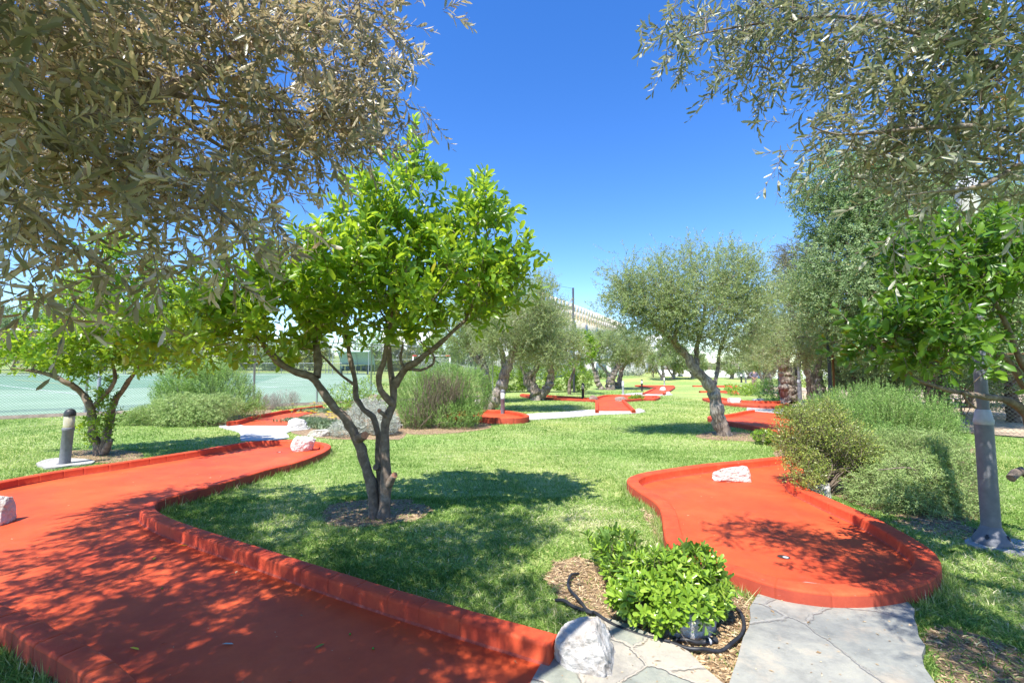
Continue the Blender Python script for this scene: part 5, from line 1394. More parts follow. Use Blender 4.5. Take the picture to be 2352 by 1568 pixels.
limbs = [LW([(1235, 922, d0), (1232, 905, d0), (1218, 885, d0), (1210, 868, d0), (1228, 852, d0), (1232, 845, d0), (1238, 830, d0)], .36, .10),
         LW([(1236, 915, d0), (1252, 898, d0), (1262, 880, d0), (1266, 858, d0), (1262, 825, d0), (1270, 790, d0)], .26, .09), LW([(1210, 870, d0), (1200, 850, d0), (1195, 838, d0)], .08, .04),
         LW([(1232, 900, d0), (1225, 875, d0), (1228, 860, d0)], .16, .10)]
blobs = cblobs([(1240, 790, d0, 65, 40, 1.8), (1285, 770, d0, 40, 35, 1.5), (1310, 800, d0, 40, 30, 1.2), (1215, 825, d0, 35, 20, 1.0), (1268, 735, d0, 25, 20, 1.0), (1280, 830, d0, 35, 18, .8)])
tree('olive_tree', 'olive with a pale trunk split low into a wide fork beside the centre lane', 'tree', b, limbs, blobs, rng_(34), 300, OLIVE_FAR, up=.3, bark='olive_bark', holes=.9, rtip=.008, group='olives on the lawn')
b = bz(1308, 906); d0 = float(b[1])
limbs = [LW([(1308, 908, d0), (1308, 880, d0), (1312, 868, d0), (1322, 840, d0), (1332, 815, d0)], .13, .06)]
tree('orange_tree', 'thin young orange tree with a yellow-green crown beside the clipped hedge', 'tree', b, limbs, cblobs([(1345, 805, d0, 20, 24, .7), (1338, 782, d0, 15, 18, .5), (1360, 795, d0, 10, 14, .4), (1320, 840, d0, 18, 10, .5)]), rng_(35), 90,
     dict(FARSHRUB, per_tip=5, twig='twig_pale', mat='citrus_leaf', leaf=(.13, .06)), up=.5, rtip=.008)
b = bz(1390, 895); d0 = float(b[1])
limbs = [LW([(1402, 897, d0), (1402, 875, d0), (1408, 860, d0), (1420, 840, d0), (1428, 815, d0)], .42, .12), LW([(1385, 897, d0), (1372, 878, d0), (1368, 865, d0), (1362, 840, d0), (1358, 818, d0)], .26, .08), LW([(1378, 890, d0), (1374, 872, d0), (1370, 850, d0)], .16, .1),
         LW([(1402, 865, d0), (1385, 845, d0), (1375, 835, d0)], .15, .08)]
blobs = cblobs([(1400, 800, d0, 55, 34, 2.2), (1440, 785, d0, 40, 28, 1.8), (1375, 780, d0, 35, 24, 1.6), (1455, 810, d0, 38, 24, 1.4), (1370, 815, d0, 25, 20, 1.0)])
tree('olive_tree', 'olive with a thick double trunk standing beyond the centre lane', 'tree', b, limbs, blobs, rng_(36), 280, dict(OLIVE_FAR, leaf=(.11, .034), len=.36), up=.3, bark='olive_bark', holes=.9, rtip=.01, group='olives on the lawn')
b = bz(1421, 892); d0 = float(b[1])
limbs = [LW([(1423, 893, d0), (1424, 870, d0), (1428, 850, d0), (1440, 830, d0)], .3, .1), LW([(1420, 892, d0), (1408, 872, d0), (1412, 862, d0)], .2, .1)]
tree('olive_tree', 'smaller forked olive just right of the thick double-trunked one', 'tree', b, limbs, cblobs([(1445, 810, d0, 35, 22, 1.8), (1475, 790, d0, 25, 22, 1.4), (1420, 830, d0, 25, 12, 1.2)]), rng_(37), 160, dict(OLIVE_FAR, leaf=(.12, .036), len=.45), up=.3, bark='olive_bark', rtip=.012, group='olives on the lawn')
b = bz(1501, 879); d0 = float(b[1])
tree('young_tree', 'thin pale sapling on the far lawn in the middle', 'tree', b, [LW([(1501, 881, d0), (1501, 855, d0), (1504, 840, d0)], .09, .05), LW([(1501, 856, d0), (1492, 845, d0)], .05, .03), LW([(1501, 858, d0), (1512, 845, d0)], .05, .03)],
     cblobs([(1503, 828, d0, 24, 12, 1.4)]), rng_(38), 60, dict(OLIVE_FAR, leaf=(.12, .03), len=.5, k=9, mat='lavender'), up=.3, rtip=.012)
FAR = dict(OLIVE_FAR, leaf=(.17, .055), len=.6, k=12)
k = 0
for u, v, blo, lab, mt in [(1520, 868, [(1515, 820, 26, 20), (1530, 800, 18, 16)], 'small olive in front of the white boundary wall, left of the leaning olive', None),
                           (1545, 868, [(1550, 815, 26, 26), (1565, 835, 22, 16)], 'distant grey-green olive showing through the fork of the leaning olive', None),
                           (1590, 869, [(1600, 835, 22, 18)], 'small distant olive behind the leaning olive trunk', None),
                           (1680, 870, [(1690, 835, 30, 22), (1660, 845, 18, 12)], 'distant olive in front of the white wall, left of the person', None),
                           (1720, 874, [(1725, 825, 26, 20), (1745, 835, 20, 15)], 'bushy distant olive right above the person', None)]:
    d0 = 58.0 + k * 1.5; b = W(u, v, d0); b[2] = tz(b[0], b[1]); k += 1
    z = lambda vv: vv
    tree('olive_tree', lab, 'tree', b, [(np.array([b + [0, 0, -.1], b + [.2, 0, .8], b + [0, .1, 1.8]]), [.28, .1]), (np.array([b + [.1, 0, .3], b + [-.5, 0, 1.2], b + [-.6, .1, 1.9]]), [.15, .07])], cblobs([(a, c, d0, e, f, e / 15) for a, c, e, f in blo]), rng_(50 + k), 90, FAR, up=.3, bark='olive_bark', rtip=.02, group='distant olives')

# the row of trees along the right
def row_tree(name, label, u, d, limbs, blo, seed, nt, kd, bark='olive_bark', leafmat=None, group='trees along the right side', up=.25, dd=1.6, fork=True):
    b = W(u, 860, d); b[2] = tz(b[0], b[1])
    L = []
    for pts, r0, r1 in limbs: L.append(LW([(a, c, d + e) for a, c, e in pts], r0, r1))
    return tree(name, label, 'tree', b, L, cblobs([(a, c, d + o, e, f, dd) for a, c, o, e, f in blo]), rng_(seed), nt, kd, up=up, bark=bark, leafmat=leafmat, holes=.9, shell=.4, rtip=.007, group=group)
OM = dict(OLIVE_MID, leaf=(.07, .022), len=.34, per_tip=8)
row_tree('olive_tree', 'olive with a thick white mottled trunk behind the round shrubs at the right', 1815, 21.5, [([(1818, 925, 0), (1812, 890, 0), (1808, 860, 0), (1800, 835, 0), (1790, 800, 0)], .45, .2), ([(1812, 880, 0), (1828, 850, 0), (1835, 815, 0)], .25, .1)],
         [(1790, 740, 0, 60, 55), (1760, 790, -.5, 45, 35), (1830, 760, 0, 55, 50), (1800, 680, 0, 60, 45), (1730, 760, 0, 35, 32)], 61, 420, OM)
row_tree('olive_tree', 'pale olive crown hanging low over the lawn left of the grey lamp post', 1870, 16.5, [([(1875, 925, 0), (1862, 880, 0), (1850, 830, 0), (1840, 780, 0)], .16, .07), ([(1862, 880, 0), (1880, 840, 0), (1890, 800, 0)], .1, .05)],
         [(1830, 790, -.5, 70, 40), (1880, 740, 0, 60, 60), (1830, 710, 0, 60, 50), (1850, 650, 0, 50, 40), (1790, 820, -.4, 45, 25), (1900, 800, 0, 50, 38)], 62, 480, OM)
row_tree('olive_tree', 'olive with two dark slanting trunks right of the grey lamp post', 1885, 19.5, [([(1900, 935, 0), (1885, 890, 0), (1878, 850, 0), (1880, 800, 0)], .2, .1), ([(1905, 930, 0), (1925, 880, 0), (1918, 840, 0), (1905, 800, 0)], .16, .08)],
         [(1900, 760, 0, 60, 50), (1930, 810, 0, 50, 35)], 63, 200, OM)
row_tree('olive_tree', 'olive with dark bark just right of the person', 1762, 31, [([(1765, 905, 0), (1764, 880, 0), (1760, 855, 0), (1752, 830, 0)], .35, .15), ([(1762, 870, 0), (1778, 850, 0), (1785, 825, 0)], .2, .1)],
         [(1750, 800, 0, 45, 30), (1780, 770, 0, 45, 40), (1735, 830, 0, 30, 14)], 64, 220, dict(OLIVE_FAR, leaf=(.10, .032)))
row_tree('olive_tree', 'slender olive at the edge of the trees behind the person', 1745, 45, [([(1752, 890, 0), (1750, 870, 0), (1742, 850, 0)], .2, .1)], [(1745, 825, 0, 32, 18), (1765, 800, 0, 30, 25)], 65, 130, FAR)
row_tree('juniper_tree', 'brownish juniper with feathery tips behind the tall pistachio', 1850, 20, [([(1865, 940, 0), (1860, 800, 0), (1855, 650, 0)], .2, .05)], [(1840, 585, 0, 34, 20), (1815, 610, 0, 22, 12), (1860, 640, 0, 40, 30), (1826, 570, 0, 14, 10)], 66, 130, dict(OLIVE_FAR, mat='juniper', leaf=(.08, .02), k=18, len=.5, spread=30), bark='dark_bark')
PIST = dict(OLIVE_MID, leaf=(.070, .034), len=.32, k=13, per_tip=9, mat='pistachio_leaf', spread=60, bend=.05)
row_tree('pistachio_tree', 'tall broad pistachio tree with reddish fruit clusters and a thick dark trunk at the right', 2150, 11.2,
         [([(2160, 1005, 0), (2155, 960, 0), (2150, 900, 0), (2145, 850, 0), (2130, 780, .2), (2110, 700, .4), (2100, 600, .5)], .26, .10), ([(2150, 860, 0), (2190, 780, .3), (2220, 700, .5), (2260, 600, .6)], .14, .06), ([(2130, 790, .2), (2060, 720, .4), (2000, 650, .6)], .10, .05)],
         [(1900, 410, .8, 45, 45), (1960, 430, .8, 70, 60), (1930, 500, .8, 60, 50), (2030, 500, .6, 100, 90), (1960, 590, .5, 90, 80), (2080, 620, .4, 120, 90), (1950, 700, .4, 80, 60), (2060, 740, .3, 100, 60), (2170, 520, .6, 110, 110), (2200, 680, .5, 110, 90), (2290, 560, .6, 100, 120),
          (2320, 700, .5, 80, 90), (1980, 780, .3, 60, 35), (2150, 790, .3, 90, 40), (2080, 430, 1.0, 90, 60), (1890, 640, .6, 45, 45)], 71, 2300, PIST, bark='dark_bark', dd=1.3)
iv = Soup(); rg = rng_(9); c0 = W(2152, 900, 11.0); P = c0 + np.stack([rg.normal(0, .20, 900), rg.normal(-.22, .08, 900), rg.uniform(-1.5, .7, 900)], 1)
leaves(iv, P, rg.normal(0, 1, P.shape) + [0, -.5, -.3], rg.normal(0, .6, P.shape) + [0, -1, .3], .06, .05, rg.random(900), False)
tag(iv.build('ivy', 'ivy'), 'ivy climbing the thick dark trunk behind the rosemary', 'ivy')
row_tree('pistachio_tree', 'second pistachio tree at the right edge behind the lamp post', 2330, 13.5, [([(2330, 985, 0), (2322, 900, 0), (2310, 800, 0), (2300, 700, 0)], .16, .08), ([(2322, 900, 0), (2360, 800, 0), (2380, 700, 0)], .1, .05)],
         [(2300, 800, 0, 70, 70), (2370, 700, 0, 80, 100), (2240, 830, 0, 55, 40), (2400, 850, 0, 60, 80), (2230, 900, .5, 35, 28), (2420, 500, 0, 110, 150)], 72, 420, PIST, bark='dark_bark', dd=1.2)
for i, (u, d, lab) in enumerate([(1985, 17.0, 'shaded tree in the dark row just right of the dark lamp post'), (2070, 18.5, 'shaded tree in the dark row left of the thick dark trunk'), (2230, 19.0, 'shaded tree beyond the wire fence at the right')]):
    row_tree('broadleaf_tree', lab, u, d, [([(u, 950, 0), (u - 6, 900, 0), (u + 8, 850, 0), (u, 780, 0)], .15, .07), ([(u - 4, 905, 0), (u - 30, 850, 0), (u - 40, 790, 0)], .09, .05)],
             [(u, 800, 0, 80, 55), (u - 40, 850, .5, 50, 30), (u + 40, 840, 1, 50, 40), (u, 720, 0, 80, 60), (u + 10, 880, 1.5, 60, 25)], 80 + i, 230, dict(OLIVE_FAR, mat='pistachio_leaf', leaf=(.10, .05)), bark='dark_bark', group='shaded trees at the right')

# ------------------------------------------------------------------ shrubs
def rb(u, v, dz=0): return bz(u, v)
d = 9.2
shrub('rosemary_bush', 'broad rosemary with tall upright tips behind the myrtle at the right', 'rosemary', W(2000, 1010, 8.6) * [1, 1, 0], cblobs([(1920, 975, 7.6, 80, 70, .6), (2000, 955, 7.8, 95, 70, .7), (2080, 965, 7.6, 85, 62, .7), (1900, 1040, 7.0, 60, 50, .5), (2140, 1000, 7.2, 50, 50, .5), (2020, 1030, 7.0, 110, 50, .5)]), rng_(101), 5200,
      dict(ROSEMARY, leaf=(.032, .010), len=.40, rand=.2), up=2.2, holes=1.2)
shrub('rosemary_bush', 'drooping rosemary mound beside the lamp post', 'rosemary', W(2110, 1160, 5.3) * [1, 1, 0], cblobs([(2080, 1110, 5.3, 90, 75, .5), (2160, 1100, 5.3, 78, 80, .5), (2130, 1040, 5.6, 80, 60, .5), (2030, 1120, 5.2, 70, 50, .4), (2200, 1150, 5.0, 40, 40, .3), (2060, 1040, 6.0, 90, 60, .5), (2130, 1160, 5.0, 80, 35, .3)]), rng_(102), 4600,
      dict(ROSEMARY, leaf=(.028, .008), len=.34, rand=.6, out=.8, bend=.35, mat='rosemary_grey'), up=.5, holes=.5)
shrub('myrtle_bush', 'open myrtle with yellowish leaves and woody stems on the edge of the right-hand lane', 'shrub', W(1880, 1118, 5.75) * [1, 1, 0], cblobs([(1845, 985, 5.9, 50, 42, .35), (1915, 1000, 5.8, 60, 50, .4), (1850, 1060, 5.7, 42, 35, .3), (1950, 1060, 5.7, 45, 40, .3), (1820, 1020, 6.0, 35, 30, .3), (1880, 955, 6.0, 60, 30, .3), (1975, 1040, 5.7, 35, 40, .25), (1850, 1095, 5.5, 40, 18, .2), (1900, 935, 6.1, 12, 25, .1)]), rng_(103), 2200,
      dict(SMALL, leaf=(.030, .014), full=False, len=.3), up=.9, stems=60, bark='citrus_bark', holes=.35)
shrub('pittosporum_bush', 'glossy bright green shrub with rosettes of leaves beside the front boulder', 'shrub', G(1505, 1400), cblobs([(1408, 1246, 3.55, 55, 20, .18), (1440, 1300, 3.3, 62, 30, .2), (1515, 1325, 3.0, 82, 38, .25), (1590, 1308, 3.05, 64, 34, .2), (1478, 1370, 2.85, 74, 36, .2), (1562, 1375, 2.8, 70, 34, .2), (1530, 1415, 2.7, 40, 22, .12), (1640, 1350, 2.9, 32, 32, .14), (1595, 1272, 3.2, 26, 12, .1), (1645, 1385, 2.85, 20, 18, .1)]), rng_(104), 760,
      PITT, up=.75, stems=18, bark='twig_pale', shell=.5)
shrub('pittosporum_bush', 'little green shrub at the foot of the myrtle by the lawn', 'shrub', bz(1757, 1017), cblobs([(1757, 1003, 9.6, 25, 14, .22), (1775, 1010, 9.5, 16, 9, .15)]), rng_(105), 260, dict(PITT, leaf=(.05, .022), full=False, k=7), up=.7, stems=0)
shrub('rosemary_bush', 'bushy rosemary brown and bare in its middle, behind the stems of the front orange tree', 'rosemary', bz(1010, 984), cblobs([(960, 905, 12.8, 55, 65, .7), (1020, 895, 13.0, 65, 62, .8), (1080, 900, 13.0, 52, 58, .7), (960, 955, 12.4, 48, 28, .5), (1050, 950, 12.4, 60, 32, .6)]), rng_(106), 4600,
      dict(ROSEMARY, leaf=(.040, .013), len=.32, k=26, rand=.42), up=1.0, holes=.6)
p_, _ = blob_points(cblobs([(1000, 905, 12.2, 55, 50, .25), (1035, 885, 12.2, 45, 30, .2), (955, 950, 12.0, 28, 25, .2)]), 420, rng_(8), .1)
br = bpy.data.objects['rosemary_bush.002'] if 'rosemary_bush.002' in bpy.data.objects else None
ls, ts = Soup(), Soup(); shoots(ls, ts, p_ - [0, 0, .2], rng_(7).normal(0, .25, p_.shape) + [.1, -.1, 1], .45, 14, (.035, .009), rng_(9), False, 25, stem=.006)
if br: ts.build('bare_stems', 'twig_pale', br); ls.build('dry_foliage', 'rosemary_dry', br)
shrub('rosemary_bush', 'tall dark rosemary standing behind the silvery mound at the left', 'rosemary', bz(470, 955), cblobs([(440, 880, 14.6, 60, 45, 1.0), (500, 885, 14.6, 65, 50, 1.0), (550, 915, 14.4, 40, 32, .8), (400, 905, 14.3, 45, 30, .7), (480, 850, 14.8, 50, 22, .7), (575, 935, 14.0, 35, 16, .5)]), rng_(107), 3000,
      dict(ROSEMARY, leaf=(.058, .019), len=.45, k=18), up=.95)
shrub('rosemary_bush', 'low silvery rosemary mound spilling onto the lawn at the left', 'rosemary', bz(420, 972), cblobs([(350, 945, 13.2, 48, 20, .6), (420, 930, 13.2, 65, 32, .8), (490, 930, 13.2, 60, 32, .8), (440, 955, 12.8, 80, 18, .5), (310, 955, 13.2, 30, 12, .5)]), rng_(108), 2600,
      dict(ROSEMARY, leaf=(.052, .018), len=.36, k=18, mat='rosemary_grey', bend=.4, out=.9), up=.3)
shrub('lavender_bush', 'grey lavender in front of the court fence, above the red kerb', 'lavender', bz(648, 938), cblobs([(655, 918, 18.5, 32, 18, .6), (625, 922, 18.3, 20, 14, .4)]), rng_(109), 420, dict(ROSEMARY, mat='lavender', leaf=(.06, .012), len=.4, k=12), up=1.4, stems=0)
shrub('dry_shrub', 'pinkish green twiggy shrub between the dark rosemary and the lavender', 'shrub', bz(600, 940), cblobs([(598, 922, 18.6, 20, 17, .5)]), rng_(110), 200, dict(ROSEMARY, mat='rosemary_dry', leaf=(.06, .012), len=.35, k=12), up=1.1, stems=0)
shrub('santolina_bush', 'rounded silver-grey shrub seen between the stems of the front orange tree', 'shrub', bz(840, 1003), cblobs([(800, 985, 10.8, 42, 24, .4), (850, 965, 11.2, 62, 36, .5), (885, 975, 11.0, 32, 28, .4), (850, 935, 11.6, 40, 20, .35)]), rng_(111), 2600, dict(ROSEMARY, mat='silver_leaf', leaf=(.032, .013), len=.17, k=14, out=.9), up=.6, stems=0)
shrub('rose_bush', 'loose green shrub behind the silver one, under the court fence', 'shrub', bz(815, 940), cblobs([(800, 905, 16.6, 48, 28, .8), (850, 890, 16.8, 45, 24, .7), (780, 925, 16.2, 30, 16, .5), (870, 920, 16.2, 30, 18, .5)]), rng_(112), 420, dict(FARSHRUB, leaf=(.055, .035), len=.35, mat='pitt_leaf'), up=.5, stems=6)
def gazania(label, u, v, spread, d, nf, seed):
    rg = rng_(seed)
    c = bz(u, v); root = thing('gazania_plant', label, 'flowering plant', 'yellow-flowered plants in the bed', tuple(c))
    n = 480; p = c + np.stack([rg.normal(0, spread, n), rg.normal(0, spread * .6, n), np.zeros(n)], 1); p[:, 2] = .01
    ls = Soup(); dd = unit(rg.normal(0, .45, p.shape) + [0, 0, 1])
    q = np.repeat(p, 5, 0); e = unit(np.repeat(dd, 5, 0) + rg.normal(0, .4, q.shape)); e[:, 2] = np.abs(e[:, 2])
    leaves(ls, q, e, rg.normal(0, .4, q.shape) + [0, 0, 1], .14, .022, rg.random(len(q)), False)
    ls.build('foliage', 'gazania_leaf', root)
    for i in range(nf):
        f = c + np.array([rg.normal(0, spread * .9), rg.normal(0, spread * .5), .26 + rg.random() * .12]); s = Soup(); k = 14
        a = np.linspace(0, 6.28, k, endpoint=False); dr = np.stack([np.cos(a), np.sin(a), np.full(k, .32)], 1)
        leaves(s, np.repeat(f[None], k, 0), dr, np.repeat([[0, 0, 1.]], k, 0), .060, .027, rg.random(k), False)
        o = s.build('flower', 'petal', root)
        s = Soup(); tube(s, [f, f - [0, 0, .22]], .003, 4); s.build('flower_stalk', 'gazania_leaf', o)
gazania('yellow-flowered plant at the front of the bed beside the white block', 700, 968, .30, 14, 13, 1)
gazania('yellow-flowered plant in the middle of the bed, behind the left stem of the orange tree', 740, 975, .30, 13, 10, 2)
gazania('yellow-flowered plant farthest back in the bed by the red kerb', 735, 945, .5, 17, 16, 3)
gazania('yellow-flowered plant at the right of the bed against the silver shrub', 775, 985, .24, 12, 8, 4)
shrub('pittosporum_bush', 'small yellow-green bush growing between the rocks of the centre lane', 'shrub', bz(1463, 923), cblobs([(1462, 915, 24, 18, 8, .4)]), rng_(113), 150, dict(FARSHRUB, leaf=(.07, .04), len=.16, mat='pitt_leaf_yellow'), up=.7, stems=0)
shrub('pittosporum_bush', 'low rounded yellow-green shrub in the group right of the person\'s feet', 'shrub', bz(1705, 908), cblobs([(1700, 898, 29, 30, 14, .9), (1680, 890, 31, 14, 10, .7), (1725, 893, 29, 22, 14, .8)]), rng_(114), 380, dict(FARSHRUB, leaf=(.08, .045), len=.25, mat='pitt_leaf_yellow'), up=.7, stems=0)
shrub('evergreen_bush', 'taller dark green bush in front of the thick white trunk', 'shrub', bz(1768, 918), cblobs([(1768, 895, 24.5, 34, 24, .9), (1755, 880, 25, 18, 12, .5), (1795, 905, 24, 22, 16, .6)]), rng_(115), 420, dict(FARSHRUB, leaf=(.07, .035), len=.3), up=1.0, stems=0, leafmat='rosemary')
shrub('pittosporum_bush', 'round bright shrub at the left end of the myrtle beside the pale path', 'shrub', bz(1803, 965), cblobs([(1800, 945, 14.8, 18, 16, .3), (1822, 950, 14.5, 20, 18, .3)]), rng_(116), 260, dict(FARSHRUB, leaf=(.05, .028), len=.18, mat='pitt_leaf_yellow'), up=.7, stems=0)
# clipped hedge in the middle distance and the planting beyond
shrub('hedge', 'yellow-green hedge along the court side in the middle distance', 'hedge', bz(1250, 900), cblobs([(1180, 868, 34, 40, 34, 1.0), (1230, 865, 34, 45, 34, 1.0), (1290, 868, 34, 40, 30, 1.0), (1330, 870, 34, 32, 28, 1.0), (1140, 868, 33, 30, 30, 1.0)]), rng_(117), 1700, dict(FARSHRUB, leaf=(.13, .065), len=.4), up=.6, stems=0)
shrub('hedge', 'dark green low hedge beside the grey shrub far off in the middle', 'hedge', W(1375, 868, 62) * [1, 1, 0] + [0, 0, .6], cblobs([(1365, 858, 62, 18, 12, 1), (1388, 860, 62, 16, 10, 1)]), rng_(118), 300, dict(FARSHRUB, leaf=(.2, .1), len=.5, mat='pistachio_leaf'), up=.6, stems=0)
shrub('silver_bush', 'large pale silver bush in front of the low white building', 'shrub', W(1452, 862, 66) * [1, 1, 0] + [0, 0, .8], cblobs([(1440, 852, 66, 16, 10, 1), (1465, 853, 66, 14, 9, 1)]), rng_(119), 320, dict(FARSHRUB, leaf=(.2, .07), len=.5, mat='silver_leaf'), up=.6, stems=0)
for i, (u, v, d, w_, h_, lab) in enumerate([(1472, 832, 72, 11, 20, 'yellowish conifer standing left of the villa door'), (1498, 840, 70, 8, 16, 'yellowish conifer in front of the villa wall, next to the sapling'), (1560, 846, 68, 8, 10, 'yellowish dwarf conifer by the white boundary wall')]):
    b = W(u, 868, d); b[2] = tz(b[0], b[1])
    root = thing('conifer', lab, 'conifer', 'yellowish conifers', tuple(b))
    rg = rng_(130 + i); n = 380; h = h_ * 2 * d / FOC; t = rg.random(n) ** .8; a = rg.uniform(0, 6.28, n); r = (1 - t) ** .8 * w_ * d / FOC
    p = b + np.stack([np.cos(a) * r, np.sin(a) * r, t * h + .05], 1)
    ls = Soup(); shoots(ls, None, p, np.stack([np.cos(a) * .5, np.sin(a) * .5, np.ones(n)], 1), .5, 10, (.2, .05), rg, False, 25, stem=0); ls.build('crown', 'conifer', root)
    s = Soup(); tube(s, [b - [0, 0, .1], b + [0, 0, h * .8]], [.08, .02], 6); s.build('trunk', 'dark_bark', root, True)

# planting beyond the court
k = 0
for u, v, d, w_, h_, mt, nm, lab in [
    (30, 745, 56, 45, 45, 'pistachio_leaf', 'broadleaf_tree', 'green tree behind the far left corner of the court fence'),
    (75, 790, 50, 60, 40, 'rust_leaf', 'rust_bush', 'rust and yellow coloured bush behind the court fence at the far left'),
    (150, 705, 60, 50, 75, 'pistachio_leaf', 'broadleaf_tree', 'tall pale green tree beyond the left end of the court'),
    (-40, 740, 60, 50, 60, 'hedge_leaf', 'broadleaf_tree', 'tree at the left edge of the picture beyond the court'),
    (240, 790, 58, 60, 35, 'hedge_leaf', 'broadleaf_tree', 'tree beyond the court, showing under the small orange tree'),
    (560, 812, 60, 45, 34, 'conifer', 'broadleaf_tree', 'yellow-green tree beyond the court above the dark rosemary'),
    (640, 818, 59, 40, 30, 'pistachio_leaf', 'broadleaf_tree', 'green tree beyond the court left of the team shelter'),
    (710, 805, 60, 45, 40, 'conifer', 'broadleaf_tree', 'yellowish tree directly behind the team shelter'),
    (860, 812, 57, 42, 42, 'hedge_leaf', 'broadleaf_tree', 'green bush right of the team shelter'),
    (935, 815, 58, 38, 38, 'conifer', 'broadleaf_tree', 'yellowish bush left of the handball goal'),
    (1010, 812, 59, 50, 36, 'hedge_leaf', 'broadleaf_tree', 'green bush behind the handball goal'),
    (1090, 800, 60, 50, 40, 'pistachio_leaf', 'broadleaf_tree', 'green tree behind the olive with the reddish forked trunk'),
    (400, 812, 60, 60, 34, 'pistachio_leaf', 'broadleaf_tree', 'green tree beyond the court above the silvery mound')]:
    b = W(u, 855, d); b[2] = tz(b[0], b[1]); k += 1
    tree(nm, lab, 'tree' if 'tree' in nm else 'bush', b, [(np.array([b + [0, 0, -.1], b + [.1, 0, 1.0], b + [0, .1, 2.0]]), [.18, .08])], cblobs([(u, v, d, w_, h_, w_ / 22), (u - w_ * .35, v + h_ * .45, d, w_ * .7, h_ * .5, w_ / 30), (u + w_ * .4, v + h_ * .4, d, w_ * .6, h_ * .55, w_ / 30)]),
         rng_(200 + k), 150, dict(FAR, mat=mt, leaf=(.24, .12), len=.7, k=11, per_tip=7, bend=.02), up=.35, rtip=.03, bark='dark_bark', group='trees beyond the court')
for i, (u, d, w_, h_, lab) in enumerate([(2240, 24, 40, 34, 'dry bush on the bare ground behind the wire fence'), (2330, 20, 45, 30, 'twiggy dry bush at the right edge behind the wire fence'), (2060, 26, 60, 40, 'dense dark bush closing the view behind the thick trunk'),
                                         (1960, 24, 60, 44, 'dense dark bush behind the dark lamp post'), (1860, 34, 50, 36, 'dense dark bush behind the white mottled trunk'), (1800, 48, 40, 24, 'dark bush at the far end of the right-hand trees'), (2205, 15.5, 34, 34, 'dark leafy bush just left of the lamp post, beyond the fence'), (2310, 15, 40, 40, 'dark leafy bush at the right edge, in front of the dry one')]):
    b = W(u, 860, d); b[2] = tz(b[0], b[1]); v = 860 - h_ * .2
    shrub('bush', lab, 'bush', b, cblobs([(u, v, d, w_, h_, 1.4), (u - w_ * .5, v + 12, d, w_ * .6, h_ * .7, 1.0), (u + w_ * .5, v + 8, d, w_ * .6, h_ * .8, 1.0)]), rng_(260 + i), 420, dict(FARSHRUB, leaf=(.10, .05), len=.4, mat=['rosemary_dry', 'rosemary_dry', 'pistachio_leaf', 'pistachio_leaf', 'hedge_leaf', 'hedge_leaf', 'pistachio_leaf', 'rosemary'][i]), up=.5, stems=6)
dg = GX([(2170, 975), (2352, 1010), (2700, 1050)], 0); dg = [(9.9, 12.8), (14.7, 6.4), (40, 8), (60, 40), (24, 44), (13, 22)]
tag(sheet('dry_ground', dg, .03, 'dry_ground'), kind='structure')

